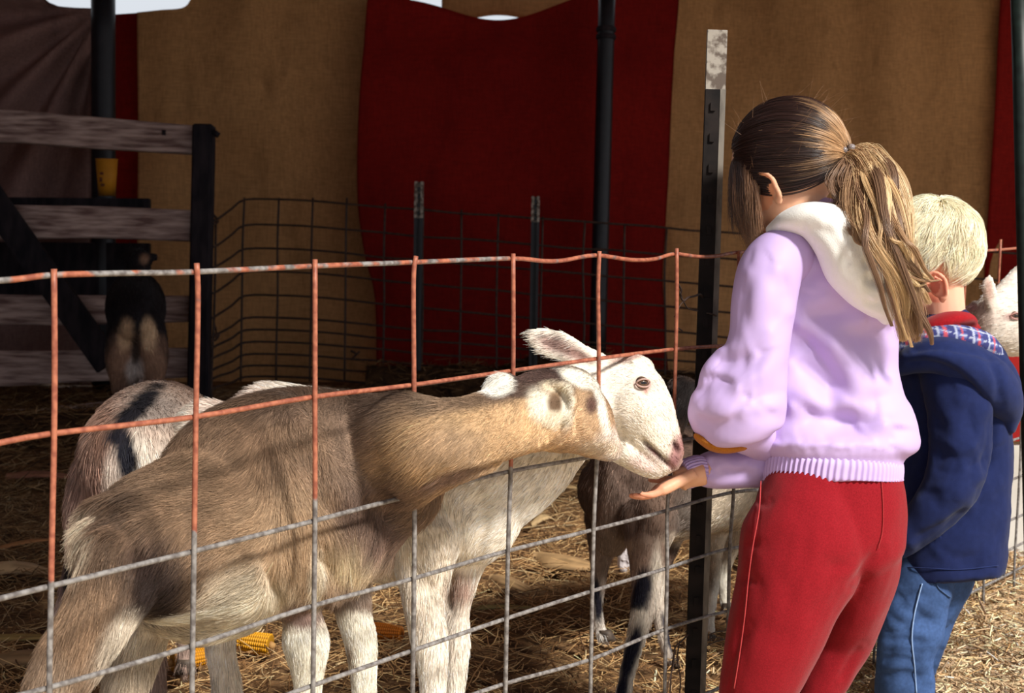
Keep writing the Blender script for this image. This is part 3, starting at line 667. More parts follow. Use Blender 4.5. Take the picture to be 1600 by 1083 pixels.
def leafy(nm, x, y, L, W, ang, curl, label, colr, seed, n=1):
    """a corn husk leaf: a curled, pointed, ribbed blade with thickness"""
    b = gp(np.array(float(x)), np.array(float(y))); r = np.random.default_rng(seed); d = np.array([math.cos(ang), math.sin(ang), 0]); s = np.array([-d[1], d[0], 0]); V = []; C = []
    nu, nv = 14, 9
    for side in (0, 1):
        for i in range(nu):
            t = i/(nu-1); wv = W/2*(math.sin(math.pi*min(1, t*.90+.07))**.9)*(1+.10*math.sin(t*13+seed))
            for j in range(nv):
                u = j/(nv-1)*2-1
                z = .012+curl*math.sin(math.pi*t)*L*.35+ (1-u*u)*W*.26*math.cos(t*1.2)+.0012*math.cos(u*14)
                V.append(b+d*(t-.5)*L+s*u*wv*(1-.25*abs(curl))+np.array([0, 0, z-side*.0015])); k = .86+.26*math.cos(u*11+t*3)+r.normal(0, .09); C.append(np.append(colr[:3]*k, 1))
    g = np.array(grid_faces(nu, nv, False, False)); m_ = nu*nv; rim = []
    for e in ([list(range(nv)), [(nu-1)*nv+j for j in range(nv)], [i*nv for i in range(nu)], [i*nv+nv-1 for i in range(nu)]]):
        for a, c in zip(e[:-1], e[1:]): rim.append([a, c, c+m_, a+m_])
    return mesh_obj(nm, np.array(V), np.vstack([g, g[:, ::-1]+m_, np.array(rim)]), M_straw, col=np.array(C), label=label, cat='corn husk', group='corn husks in the straw')
hk = [(884, 892, .17, .085, -.35, .10, 'thick golden corn husk on the straw behind the white goat', S(184, 142, 84)),
      (952, 876, .15, .050, 1.1, .5, 'fan of pale split husk by the crumpled white cup', S(214, 176, 104)),
      (930, 852, .13, .040, 1.9, .6, 'upright orange-brown husk between the white goat and the thin foreleg', S(196, 130, 74)),
      (848, 826, .11, .034, .9, .7, 'small upright pale husk blade beyond the white chest', S(210, 172, 110)),
      (800, 925, .17, .040, -.9, .2, 'long tan husk under the white chest', S(200, 156, 96)),
      (770, 960, .18, .018, .25, .1, 'narrow pale green corn stalk strip by the white forelegs', S(190, 178, 104)),
      (870, 772, .22, .040, .15, .2, 'flat pale husk lying far behind the brown goat head', S(190, 152, 92)),
      (30, 905, .16, .07, .1, .3, 'broad pale husk at the left edge below the third wire', S(196, 158, 108)),
      (25, 1010, .22, .03, .25, .1, 'yellow stalk strip at the lower left edge', S(190, 156, 74)),
      (45, 1050, .20, .06, .35, .3, 'wide tan husk at the bottom left beside the hind leg', S(178, 136, 84)),
      (45, 860, .20, .022, .8, .2, 'thin orange husk strip slanting at the left edge', S(190, 126, 62)),
      (70, 755, .24, .05, .05, .2, 'reddish husk lying in the dark straw at the left', S(160, 100, 70))]
for i, h in enumerate(hk): leafy('corn_husk', h[0], h[1], h[2], h[3]*1.25, h[4], h[5]*.7, h[6], desat(h[7]*np.array([.85, .85, .85, 1]), .8), 80+i)
def cob(x, y, L, r, ang, label, c0):
    b = gp(np.array(float(x)), np.array(float(y)))+np.array([0, 0, r]); e = empty('corn_cob', b-np.array([0, 0, r]), label, 'corn cob', 'corn cobs in the straw')
    d = np.array([math.cos(ang), math.sin(ang), .06]); d /= np.linalg.norm(d); s = np.cross(d, [0, 0, 1]); s /= np.linalg.norm(s); u = np.cross(s, d); nu, nv = 72, 84; V, C = [], []
    for i in range(nu):
        t = i/(nu-1); R = r*(1-.35*t**2)*(math.sin(math.pi*min(1, .12+t*1.0)) if t > .9 else 1); row = i*18/nu
        for j in range(nv):
            a = 2*math.pi*j/nv; k = abs(math.sin(row*math.pi))**.5*abs(math.sin(7*a))**.5; rr = R*(.84+.18*k)
            V.append(b+d*(t-.5)*L+s*rr*math.cos(a)+u*rr*math.sin(a)); C.append(c0*np.array([.45+.6*k]*3+[1]))
    mesh_obj('kernels', np.array(V), grid_faces(nu, nv), M_plain, e, col=np.clip(np.array(C), 0, 1))
    v, f = wtube([b-d*L*.5, b-d*L*.62], [r*.4, r*.25], 8, 2); mesh_obj('stub', v, f, M_straw, e, col=S(170, 130, 80))
cob(392, 1022, .085, .024, 2.9, 'yellow corn cob between the white hind leg and tan foreleg', S(226, 160, 30))
cob(302, 1046, .085, .022, .55, 'yellow corn cob behind the lower wire beside the tan belly', S(216, 146, 24))
cob(606, 1004, .080, .021, -.35, 'orange corn cob between the tan and white forelegs', S(206, 116, 24))
# crumpled white cup
b = gp(np.array(981.), np.array(893.)); V, f = ell(b+np.array([0, 0, .034]), [np.array([.026, 0, 0]), np.array([0, .024, 0]), np.array([.004, 0, .036])], 24, 18)
q = V-V.mean(0); V = V+q*(.22*np.round(vnoise(V, 55, 5)*2)/2+.12*vnoise(V, 120, 6))[:, None]
mesh_obj('paper_cup', V, f, mat_noise('white_paper', S(214, 204, 206), S(240, 234, 236), 20, .7), smooth=False, label='crumpled white paper cup on the straw between the dark goat forelegs', cat='cup')

# ------------------------------------------------------------------ goats
def leg(pts, ra=None): return tube([q if len(q) == 5 else (*q, q[3]*q[2]/F*1.0) for q in pts], 14, 5, flow=1)
def hooves(mb_list, parent):
    for (x, y, z, r, tilt) in mb_list:
        c = P(x, y, z); rr = r*z/F; V = []; n = 14
        for q, s in ((0, 1.15), (.3, 1.12), (.7, 1.0), (1, .85)):
            for j in range(n):
                a = 2*math.pi*j/n; k = 1-.22*(abs(math.sin(a)) > .93)
                V.append(c+cvec(math.cos(a)*rr*s*k*1.0+tilt*(1-q)*rr*.5, 0, math.sin(a)*rr*s*.8)*1.0+np.array([0, 0, q*rr*1.5]))
        mesh_obj('hoof', np.array(V), grid_faces(4, n), M_hoof, parent)
M_hoof = mat_noise('horn_grey', S(58, 48, 42), S(96, 82, 70), 60, .6, .3)
def goat(name_label, base, pieces, voxel, smooth, base_col, spl, folds=(), furn=0, furlen=.014, grp=None, eyes=(), mask=None, rad=.00035, lift=.3, body_k=.85, post=None, grav=.5, var=.35):
    v, f = union(pieces, voxel, smooth)
    if folds: v = fold(v, f, folds)
    if post: v = post(v, f)
    c = paint(v, base_col, spl); e = empty('goat', base, name_label, 'goat')
    cc = c*body_k; cc[:, 3] = 1
    mesh_obj('body', v, f, M_hide, e, col=cc)
    if furn: fur(v, f, c, e, list(FLOW), furn, furlen, mask=mask, rad=rad, lift=lift, grav=grav, var=var)
    FLOW.clear(); return e, v, f
def eye(parent, x, y, z, r, nx, ny, col_i, lid=None, pupil=True):
    """eyeball with a slit pupil looking along image direction (nx, ny) and towards us"""
    c = P(np.array(float(x)), np.array(float(y)), np.array(float(z))); n = cvec(nx, ny, -1.0); n /= np.linalg.norm(n)
    V, f = ell(c, [RT*r, UP*r, FW*r], 28, 20); d = (V-c)/r; t = np.cross(UP, n); t /= np.linalg.norm(t); u = np.cross(n, t)
    q = d@n; a, b = d@t, d@u; C = np.tile(S(60, 42, 34), (len(V), 1))
    C[q > .5] = col_i
    if pupil: C[(q > .5) & (abs(b) < .16) & (abs(a) < .45)] = S(14, 10, 10)
    o = mesh_obj('eye', V, f, M_eye, parent, col=C)
    if lid is not None:
        for sgn in (1, -1):
            pts = [c+t*r*math.cos(th)*1.02+u*r*sgn*math.sin(th)*.55+n*r*(.62+.42*math.sin(th)) for th in np.linspace(0, math.pi, 9)]
            v2, f2 = wtube(pts, [r*.07]+[r*.13]*7+[r*.07], 8, 3); mesh_obj('eyelid', v2, f2, M_skin, o, col=lid)
    return o

# --- tan goat, front, neck through the wires
g0 = lambda x, y, z: np.array([P(x, y, z)[0], P(x, y, z)[1], 0.])
T = []
T.append(tube([(176, 842, 1.93, 74, .068), (222, 848, 1.96, 106, .092), (275, 848, 2.01, 131, .106), (332, 838, 2.065, 151, .115), (400, 802, 2.12, 176, .118), (470, 776, 2.17, 171, .114), (540, 756, 2.215, 150, .10), (598, 742, 2.225, 128, .085), (622, 742, 2.22, 98, .066)], 28, 5, flow=-1, cap=(.4, 1)))
T.append(tube([(262, 962, 2.04, 30, .06), (312, 968, 2.08, 36, .07), (372, 952, 2.12, 38, .07), (420, 930, 2.15, 34, .06)], 14, 4, flow=-1))     # belly
T.append(tube([(500, 735, 2.25, 90, .05), (560, 715, 2.215, 94, .058), (610, 703, 2.15, 90, .058), (650, 695, 2.092, 83, .056), (690, 688, 2.08, 67, .058), (740, 676, 2.13, 58, .053), (800, 655, 2.20, 58, .052), (850, 640, 2.27, 63, .052)], 22, 5, flow=-1))
T.append(tube([(846, 640, 2.27, 63, .05), (880, 644, 2.31, 64, .056), (906, 657, 2.35, 53, .050), (928, 680, 2.40, 35, .038), (946, 696, 2.44, 21, .03), (954, 701, 2.455, 15, .018)], 20, 5, flow=-1))
T.append(tube([(640, 770, 2.12, 28, .03), (700, 742, 2.10, 22, .03), (760, 720, 2.15, 18, .03)], 12, 4, flow=-1))   # loose skin below the neck
T.append(tube([(545, 830, 2.205, 70, .06), (590, 826, 2.205, 46, .05), (612, 832, 2.205, 26, .036)], 14, 4, flow=-1))      # brisket
T.append(leg([(455, 800, 2.11, 62, .045), (462, 860, 2.11, 50, .04), (467, 915, 2.12, 35, .03), (472, 960, 2.125, 31), (478, 1005, 2.125, 36), (481, 1050, 2.125, 26), (481, 1090, 2.125, 21), (479, 1250, 2.125, 18), (482, 1400, 2.125, 20), (484, 1430, 2.11, 22)]))
T.append(leg([(535, 850, 2.26, 48, .04), (545, 905, 2.28, 33, .028), (550, 950, 2.28, 28), (562, 995, 2.28, 26), (567, 1040, 2.28, 22), (569, 1083, 2.28, 19), (573, 1220, 2.28, 16), (575, 1335, 2.28, 18), (577, 1380, 2.26, 21)]))
T.append(leg([(205, 870, 1.925, 78, .062), (172, 930, 1.90, 62, .05), (140, 985, 1.88, 54, .042), (108, 1035, 1.87, 52, .036), (80, 1090, 1.86, 40, .03), (92, 1170, 1.86, 24, .02), (104, 1300, 1.86, 19, .017), (108, 1480, 1.85, 21, .018), (112, 1545, 1.84, 24, .02)]))
T.append(leg([(250, 900, 2.10, 62, .05), (228, 970, 2.09, 46, .04), (208, 1030, 2.08, 40, .034), (196, 1085, 2.08, 34, .03), (204, 1180, 2.08, 20, .017), (208, 1330, 2.08, 18, .016), (210, 1410, 2.07, 21, .018)]))
T.append(tube([(164, 812, 1.94, 18, .018), (144, 824, 1.93, 17, .017), (132, 846, 1.92, 14, .015), (128, 870, 1.92, 8, .009)], 12, 4))
# near ear: a small cup opening towards us
er = [(856, 604), (876, 599), (892, 610), (897, 632), (886, 652), (868, 660), (850, 652), (845, 626)]
T.append(tube([(q[0], q[1], 2.214 if q[0] > 860 else 2.222, 7.5, .009) for q in er+er[:2]], 10, 4))
T.append(tube([(842, 612, 2.232, 10, .014), (840, 634, 2.228, 12, .014), (848, 652, 2.23, 10, .012)], 10, 4)); T.append(tube([(884, 606, 2.235, 10, .016), (896, 628, 2.24, 9, .016), (886, 650, 2.24, 10, .014)], 10, 4))
T.append(tube([(872, 587, 2.285, 9, .016), (890, 585, 2.295, 13, .016), (910, 592, 2.315, 13, .015), (928, 604, 2.34, 9, .012)], 10, 4))          # brow bone
T.append(tube([(838, 606, 2.26, 10, .012), (812, 603, 2.22, 11, .012), (794, 601, 2.195, 17, .012), (777, 600, 2.185, 17, .012), (764, 606, 2.185, 10, .009)], 12, 4, flow=1))
Tspl = [
 (300, 640, 420, 76, -22, S(96, 70, 54), .6), (520, 635, 150, 42, 0, S(122, 96, 80), .5), (480, 618, 210, 28, 0, S(92, 68, 52), .6),
 (450, 720, 130, 70, 0, S(158, 124, 94), .6), (585, 720, 60, 90, 0, S(160, 130, 108), .6), (390, 730, 35, 100, -15, S(128, 96, 70), .7),
 (300, 800, 130, 100, -20, S(152, 118, 86), .7), (222, 900, 62, 74, 10, S(74, 52, 44), .6), (250, 922, 52, 52, 0, S(60, 43, 38), .6), (170, 800, 60, 60, 0, S(112, 84, 62), .6),
 (395, 870, 60, 80, 0, S(182, 146, 108), .7), (460, 850, 55, 90, 0, S(192, 156, 116), .6),
 (330, 1010, 130, 42, -8, S(206, 190, 166), .35), (395, 955, 70, 62, -20, S(212, 196, 168), .5), (300, 966, 80, 10, -14, S(232, 222, 200), .5), (450, 985, 60, 40, 0, S(212, 196, 168), .4),
 (560, 868, 50, 34, -12, S(218, 192, 150), .6), (600, 830, 40, 45, 0, S(138, 106, 88), .6), (590, 780, 50, 30, 0, S(136, 106, 90), .6), (560, 800, 40, 22, 0, S(112, 84, 68), .7),
 (720, 690, 130, 60, -8, S(204, 164, 112), .5), (840, 660, 80, 60, -6, S(214, 172, 120), .5), (920, 670, 45, 50, 30, S(206, 166, 122), .5), (700, 700, 60, 40, 0, S(196, 158, 116), .6),
 (740, 624, 120, 15, -10, S(142, 112, 84), .6), (846, 592, 64, 24, -8, S(98, 72, 64), .45), (800, 612, 40, 12, -10, S(112, 86, 72), .5), (700, 748, 60, 10, -18, S(150, 116, 96), .7),
 (843, 632, 18, 26, -10, S(238, 226, 202), .4), (886, 628, 12, 34, 0, S(240, 230, 208), .35), (866, 604, 22, 9, 0, S(226, 206, 174), .5), (868, 630, 12, 17, 0, S(128, 98, 72), .4), (868, 655, 20, 12, 0, S(224, 206, 176), .5),
 (908, 592, 30, 12, 24, S(244, 236, 218), .35), (941, 640, 7, 50, -14, S(244, 236, 222), .4), (958, 694, 24, 26, 30, S(226, 206, 190), .5), (925, 632, 9, 14, 0, S(120, 84, 72), .5),
 (779, 601, 25, 21, 0, S(246, 240, 226), .25), (938, 700, 30, 12, 0, S(216, 190, 160), .6),
 (480, 1010, 60, 32, 0, S(240, 234, 216), .3), (480, 1240, 70, 230, 0, S(238, 230, 210), .12), (472, 960, 44, 22, 0, S(138, 108, 96), .5), (494, 900, 12, 46, 0, S(216, 198, 170), .5),
 (565, 985, 60, 34, 0, S(240, 232, 214), .3), (570, 1240, 60, 250, 0, S(238, 230, 210), .15), (555, 925, 34, 26, 0, S(176, 150, 132), .5),
 (135, 960, 60, 80, 25, S(164, 128, 94), .6), (90, 1080, 60, 60, 25, S(170, 140, 112), .5), (100, 1330, 60, 200, 0, S(206, 186, 160), .3), (178, 1005, 13, 26, 25, S(226, 210, 188), .5),
 (200, 1045, 50, 60, 0, S(198, 180, 158), .4), (210, 985, 34, 34, 0, S(214, 198, 176), .5), (210, 1300, 60, 220, 0, S(206, 186, 160), .3),
 (133, 838, 16, 44, 10, S(214, 190, 160), .5)]
Tf = [([(470, 690), (500, 760), (530, 800), (560, 820)], 24, .012), ([(588, 700), (596, 740), (592, 780)], 16, .008), ([(566, 806), (600, 790), (640, 782)], 14, .012),
      ([(690, 755), (740, 735), (800, 722), (838, 714)], 7, .006), ([(650, 760), (700, 735)], 10, .005), ([(415, 700), (430, 790), (420, 850)], 26, .007), ([(185, 800), (215, 880), (200, 960)], 24, .010),
      ([(420, 880), (436, 940)], 12, .010), ([(505, 860), (520, 900)], 14, .012), ([(856, 690), (852, 660)], 12, .004), ([(908, 600), (900, 640), (905, 680)], 8, .003), ([(280, 745), (300, 850), (270, 930)], 30, .006)]
def Tmask(p):
    x, y, z = px(p); m = np.where(x > 835, 1.5, 1.0)
    return np.where((abs(x-868) < 15) & (abs(y-630) < 18), .25, m)*np.where(y > 1130, .2, 1)
def Tlen(p):
    x, y, z = px(p); L = np.full(len(p), .019)
    L = np.where(x > 690, .010, L); L = np.where(x > 830, .007, L); L = np.where((x < 175) & (y < 900), .03, L); L = np.where((x > 520) & (x < 640) & (y > 780), .028, L)
    L = np.where((y > 930) & (x > 420), .009, L); L = np.where((x < 130) & (y > 900), .020, L); return L
def Tpost(v, f):
    x, y, z = px(v); w_ = (sstep(500, 570, x)*(1-sstep(680, 760, x))*(y < 900))[:, None]; return v*(1-w_)+relax(v, f, 40)*w_
eT, vT, fT = goat('tan goat with white forelegs, nearest, pushing its neck out through the wire panel', g0(330, 1000, 2.05), T, .004, 5, desat(S(142, 110, 82), .8), [(*q[:5], desat(q[5], .82)*(.80 if q[5][0] < .6 else .97), *q[6:]) for q in Tspl], Tf, 120000, Tlen, mask=Tmask, post=Tpost, rad=.00024, lift=.24, var=.30)
eye(eT, 927, 632, 2.352, .0105, .8, .05, S(70, 44, 30))
hooves([(484, 1462, 2.11, 22, 1), (577, 1408, 2.26, 20, 1), (112, 1570, 1.84, 24, 1), (210, 1440, 2.07, 21, 1)], eT)

# --- white goat behind it, muzzle through the wires
W = []
W.append(tube([(330, 690, 2.66, 66, .07), (372, 716, 2.64, 122, .10), (450, 738, 2.60, 137, .11), (550, 757, 2.54, 142, .11), (640, 772, 2.48, 142, .10), (700, 782, 2.46, 130, .09), (742, 790, 2.455, 96, .075)], 26, 5, flow=-1))
W.append(tube([(690, 770, 2.45, 120, .085), (752, 742, 2.46, 104, .078), (806, 712, 2.48, 92, .07), (855, 668, 2.51, 80, .06), (905, 628, 2.545, 66, .052), (935, 612, 2.56, 58, .048)], 22, 5, flow=-1))
W.append(tube([(940, 612, 2.56, 56, .048), (978, 622, 2.562, 63, .055), (1000, 645, 2.562, 55, .052), (1015, 672, 2.562, 47, .042), (1029, 698, 2.562, 40, .034), (1038, 716, 2.562, 34, .029), (1042, 726, 2.562, 26, .024)], 22, 5, flow=-1, cap=(1, .6)))
W.append(ell(P(998, 599, 2.524), [RT*.021, UP*.016, FW*.012], 14, 10))                      # eye socket
W.append(tube([(982, 568, 2.55, 15, .026), (998, 563, 2.555, 9, .02), (1012, 571, 2.56, 9, .02)], 12, 4))       # poll
W.append(tube([(938, 566, 2.54, 15, .013), (912, 556, 2.525, 17, .009), (880, 543, 2.515, 24, .0065), (852, 533, 2.51, 23, .0055), (834, 524, 2.508, 15, .005), (826, 518, 2.508, 7, .004)], 14, 5, flow=1))
W.append(tube([(968, 700, 2.56, 24, .03), (1000, 722, 2.56, 19, .027), (1024, 734, 2.562, 15, .024), (1036, 735, 2.562, 9, .018)], 14, 4))      # lower jaw
W.append(tube([(1048, 690, 2.542, 12, .012), (1058, 702, 2.548, 11, .012), (1056, 718, 2.552, 10, .012)], 10, 4))   # nostril wing
W.append(leg([(662, 830, 2.40, 66, .05), (662, 890, 2.39, 46, .036), (663, 945, 2.39, 33), (671, 1000, 2.39, 29), (676, 1050, 2.39, 23), (677, 1090, 2.39, 20), (678, 1200, 2.39, 16), (680, 1290, 2.39, 18), (682, 1330, 2.37, 20)]))
W.append(leg([(725, 840, 2.49, 56, .045), (715, 900, 2.49, 34, .03), (711, 950, 2.49, 23), (714, 1005, 2.49, 21), (711, 1055, 2.49, 18), (709, 1090, 2.49, 16), (710, 1190, 2.49, 14), (711, 1255, 2.49, 16), (713, 1285, 2.47, 18)]))
W.append(leg([(362, 880, 2.52, 60, .05), (345, 960, 2.52, 30, .028), (344, 1010, 2.52, 23), (352, 1055, 2.52, 22), (357, 1090, 2.52, 21), (352, 1170, 2.52, 16), (352, 1240, 2.51, 18), (354, 1255, 2.50, 20)]))
W.append(leg([(385, 880, 2.74, 56, .05), (350, 960, 2.75, 28, .028), (348, 1040, 2.75, 18), (346, 1120, 2.75, 15), (346, 1160, 2.75, 16), (348, 1180, 2.74, 18)]))
Wspl = [(690, 950, 90, 90, 0, S(230, 218, 204), .6), (660, 860, 40, 90, 0, S(216, 202, 184), .6), (720, 920, 22, 22, 0, S(170, 144, 132), .6), (368, 640, 70, 60, -25, S(214, 194, 182), .6),
        (872, 540, 36, 13, 22, S(172, 142, 134), .5), (905, 556, 22, 8, 24, S(160, 128, 120), .5), (1060, 704, 13, 30, 14, S(172, 128, 124), .6), (1027, 711, 30, 4.2, 42, S(96, 58, 56), .5), (1057, 698, 5.5, 10, -25, S(70, 42, 42), .5),
        (1052, 722, 9, 12, 10, S(150, 108, 108), .6), (1004, 600, 17, 10, 12, S(186, 156, 148), .6), (1009, 611, 4, 6, 0, S(196, 150, 140), .7), (980, 560, 30, 6, -12, S(176, 146, 136), .6), (1010, 725, 26, 14, 20, S(224, 200, 192), .6)]
Wf = [([(1002, 687), (1020, 703), (1034, 716), (1050, 732)], 4.6, .010), ([(1052, 688), (1058, 697), (1059, 706)], 4.2, .009), ([(968, 662), (972, 690), (968, 706)], 7, .004), ([(975, 596), (960, 620), (962, 650)], 12, .003),
      ([(930, 572), (900, 556), (868, 543), (838, 528)], 9, .0035), ([(640, 860), (652, 900), (690, 935)], 22, .008), ([(700, 880), (700, 960)], 12, .010), ([(735, 760), (760, 830), (735, 880)], 22, .007), ([(985, 590), (1000, 584), (1014, 590)], 5, .002)]
def Wlen(p):
    x, y, z = px(p); L = np.full(len(p), .012); L = np.where(x > 900, .005, L); L = np.where((x > 690) & (x < 760) & (y > 890) & (y < 940), .022, L); L = np.where(x < 480, .017, L); return L
def Wmask(p):
    x, y, z = px(p); return np.where(x > 960, np.where(np.hypot(x-1004, y-600) < 16, .05, 1.6), 1)*np.where(y > 1120, .2, 1)*np.where((x > 1046) & (y > 690), .35, 1)
eW, vW, fW = goat('white goat behind the tan goat, its muzzle through the wire at the girl\'s hand', g0(550, 800, 2.47), W, .0042, 5, S(234, 224, 210), Wspl, Wf, 48000, Wlen, mask=Wmask, rad=.00034, lift=.22, body_k=.93)
eye(eW, 1002, 599, 2.518, .0108, .35, -.05, S(96, 72, 58), lid=S(176, 146, 138))
hooves([(682, 1352, 2.37, 20, 1), (713, 1306, 2.47, 18, 1), (354, 1278, 2.50, 20, 1), (348, 1198, 2.74, 18, 1)], eW)

# --- grey-brown goat with black-and-white legs
B = []
B.append(tube([(966, 765, 3.32, 62, .09), (990, 760, 3.34, 86, .12), (1040, 756, 3.42, 90, .13), (1100, 750, 3.54, 84, .13), (1160, 748, 3.66, 78, .12), (1200, 752, 3.74, 60, .09)], 24, 5, flow=-1))
B.append(tube([(985, 740, 3.32, 62, .08), (1020, 690, 3.26, 40, .055), (1052, 645, 3.22, 27, .045), (1072, 615, 3.22, 22, .04)], 18, 5, flow=-1))
B.append(tube([(1070, 612, 3.22, 24, .04), (1090, 625, 3.26, 22, .035), (1108, 645, 3.30, 14, .025)], 14, 4, flow=-1))
B.append(tube([(1064, 600, 3.22, 7, .006), (1054, 600, 3.20, 9, .005), (1045, 606, 3.18, 4, .004)], 10, 4))
B.append(tube([(985, 690, 3.32, 52, .08), (972, 740, 3.31, 52, .09), (962, 800, 3.32, 44, .08), (955, 835, 3.34, 30, .06)], 18, 4, flow=1, up=(1, 0)))
B.append(leg([(950, 810, 3.38, 38, .05), (942, 850, 3.40, 24, .03), (937, 885, 3.42, 15), (934, 918, 3.43, 12.5), (933, 950, 3.43, 9), (937, 982, 3.43, 9.5), (943, 996, 3.42, 11)]))
B.append(leg([(1015, 815, 3.20, 48, .055), (1010, 865, 3.16, 30, .036), (1006, 910, 3.14, 20, .024), (1003, 960, 3.12, 18.5, .022), (992, 1005, 3.11, 15, .018), (981, 1050, 3.10, 12.5), (974, 1085, 3.09, 13), (968, 1104, 3.08, 15)]))
B.append(leg([(1046, 850, 3.62, 40, .04), (1032, 905, 3.62, 14, .018), (1026, 950, 3.62, 9, .013), (1034, 985, 3.61, 9, .012), (1042, 1010, 3.60, 9), (1047, 1026, 3.60, 10)][:0] or [(1040, 830, 3.46, 32, .04), (1030, 890, 3.44, 16, .022), (1026, 935, 3.43, 12, .016), (1034, 985, 3.42, 10, .013), (1043, 1022, 3.41, 9), (1049, 1036, 3.41, 10)]))
B.append(leg([(1130, 770, 3.58, 36, .05), (1122, 820, 3.58, 20, .028), (1116, 870, 3.58, 12, .018), (1116, 912, 3.60, 9, .014), (1111, 950, 3.58, 8, .011), (1109, 985, 3.57, 8), (1108, 1000, 3.57, 10)]))
B.append(leg([(1180, 760, 3.70, 40, .05), (1160, 810, 3.74, 24, .03), (1140, 855, 3.78, 16, .022), (1128, 892, 3.80, 13, .018), (1131, 925, 3.80, 9, .012), (1134, 946, 3.80, 9), (1136, 952, 3.79, 10)]))
Bspl = [(1100, 800, 60, 40, 0, S(112, 100, 92), .6), (1075, 628, 46, 44, 0, S(30, 24, 24), .4), (1010, 690, 50, 40, 0, S(84, 64, 56), .6), (950, 790, 14, 60, 8, S(150, 128, 116), .6), (985, 855, 40, 14, 0, S(172, 150, 130), .6), (1085, 842, 50, 12, 0, S(206, 190, 170), .5), (985, 770, 26, 70, 0, S(112, 92, 82), .7), (1030, 780, 20, 60, 0, S(128, 104, 90), .7),
        (945, 870, 26, 50, 0, S(150, 132, 118), .5), (935, 970, 26, 40, 0, S(214, 202, 190), .4), (934, 940, 7.5, 34, -6, S(26, 24, 34), .35), (932, 940, 4, 30, 0, S(26, 24, 34), .35),
        (1010, 890, 32, 50, 0, S(160, 134, 118), .5), (1026, 915, 11, 56, 0, S(222, 210, 194), .5), (1003, 926, 17, 38, 10, S(24, 22, 36), .3), (1002, 967, 26, 12, 8, S(228, 216, 198), .35), (985, 1062, 34, 90, 12, S(220, 208, 190), .3), (985, 1025, 12, 50, 16, S(24, 22, 36), .3), (972, 1078, 8, 24, 10, S(24, 22, 36), .3),
        (1034, 985, 22, 70, 0, S(206, 192, 178), .4), (1043, 990, 5, 34, -14, S(50, 48, 60), .4), (1124, 820, 28, 60, 0, S(200, 184, 164), .5), (1118, 900, 16, 40, 0, S(150, 132, 118), .5), (1114, 920, 6, 22, 0, S(40, 36, 44), .4), (1110, 970, 14, 40, 0, S(228, 220, 206), .4), (1150, 830, 40, 70, 20, S(214, 198, 176), .5), (1132, 925, 20, 40, 0, S(232, 224, 208), .4)]
eB, vB, fB = goat('grey-brown goat with black-and-white banded legs, standing behind the steel post', g0(1060, 800, 3.48), B, .006, 4, S(92, 72, 62), Bspl, [([(975, 740), (990, 800), (985, 850)], 14, .008), ([(1000, 820), (1030, 850)], 14, .008)], 22000, .012, rad=.0004, lift=.2)
hooves([(945, 1001, 3.42, 11, 1), (966, 1110, 3.08, 15, -1), (1051, 1041, 3.41, 10, 1), (1108, 1004, 3.57, 10, 0), (1137, 957, 3.79, 10, 0)], eB)

# --- goat seen from behind at the left, black stripe and tail
G = []
G.append(tube([(208, 728, 2.62, 84, .09), (222, 716, 2.72, 98, .10), (238, 702, 2.86, 102, .11), (248, 690, 3.05, 96, .11), (256, 678, 3.22, 80, .10)], 26, 5, flow=-1, up=(1, 0)))
G.append(tube([(255, 655, 3.18, 48, .06), (262, 640, 3.36, 36, .05), (266, 632, 3.5, 30, .05)], 16, 4, up=(1, 0), flow=-1))
G.append(tube([(264, 640, 3.5, 28, .045), (262, 668, 3.62, 18, .03)], 14, 4, flow=-1))
G.append(leg([(165, 740, 2.66, 52, .07), (152, 800, 2.65, 50, .06), (140, 870, 2.67, 36, .045), (118, 925, 2.72, 24, .03), (104, 975, 2.76, 18, .022), (112, 1050, 2.74, 15), (114, 1130, 2.73, 15), (113, 1165, 2.71, 17)]))
G.append(leg([(250, 740, 2.68, 52, .07), (252, 810, 2.70, 46, .055), (250, 880, 2.74, 30, .04), (240, 940, 2.78, 20, .025), (246, 1040, 2.77, 15), (248, 1130, 2.76, 15), (248, 1155, 2.74, 17)]))
G.append(leg([(200, 790, 3.16, 30, .04), (198, 870, 3.16, 18), (200, 960, 3.16, 13), (200, 1040, 3.16, 13), (200, 1050, 3.15, 15)]))
G.append(leg([(290, 780, 3.20, 30, .04), (290, 870, 3.20, 18), (290, 960, 3.20, 13), (290, 1030, 3.20, 13), (290, 1042, 3.19, 15)]))
G.append(tube([(208, 650, 2.60, 12, .016), (194, 682, 2.565, 13, .014), (192, 715, 2.555, 12, .013), (200, 748, 2.56, 8, .01)], 10, 4, flow=1))
Gspl = [(150, 790, 60, 130, 8, S(150, 122, 112), .6), (165, 690, 40, 70, 10, S(128, 98, 84), .6), (250, 680, 60, 80, 0, S(184, 164, 150), .6), (215, 720, 20, 40, 0, S(224, 212, 198), .5), (240, 640, 42, 24, 0, S(150, 136, 128), .5), (262, 735, 30, 40, 0, S(218, 204, 190), .6), (268, 790, 26, 44, 0, S(166, 138, 112), .6), (175, 745, 14, 40, 0, S(206, 190, 178), .6),
        (212, 640, 14, 60, 46, S(24, 22, 28), .35), (196, 712, 15, 48, -6, S(20, 20, 30), .3), (186, 684, 22, 14, 0, S(28, 26, 34), .4), (110, 915, 26, 30, 0, S(140, 118, 116), .5), (106, 905, 7, 40, 6, S(26, 24, 30), .35), (105, 985, 30, 50, 0, S(188, 170, 164), .4)]
eG, vG, fG = goat('grey goat with a black back stripe and black tail, seen from behind at the left', g0(225, 800, 2.85), G, .006, 4, S(160, 136, 124), Gspl, [([(205, 700), (210, 780), (200, 860)], 16, .014), ([(228, 600), (205, 650)], 10, .004)], 24000, .02, rad=.0004, lift=.25)
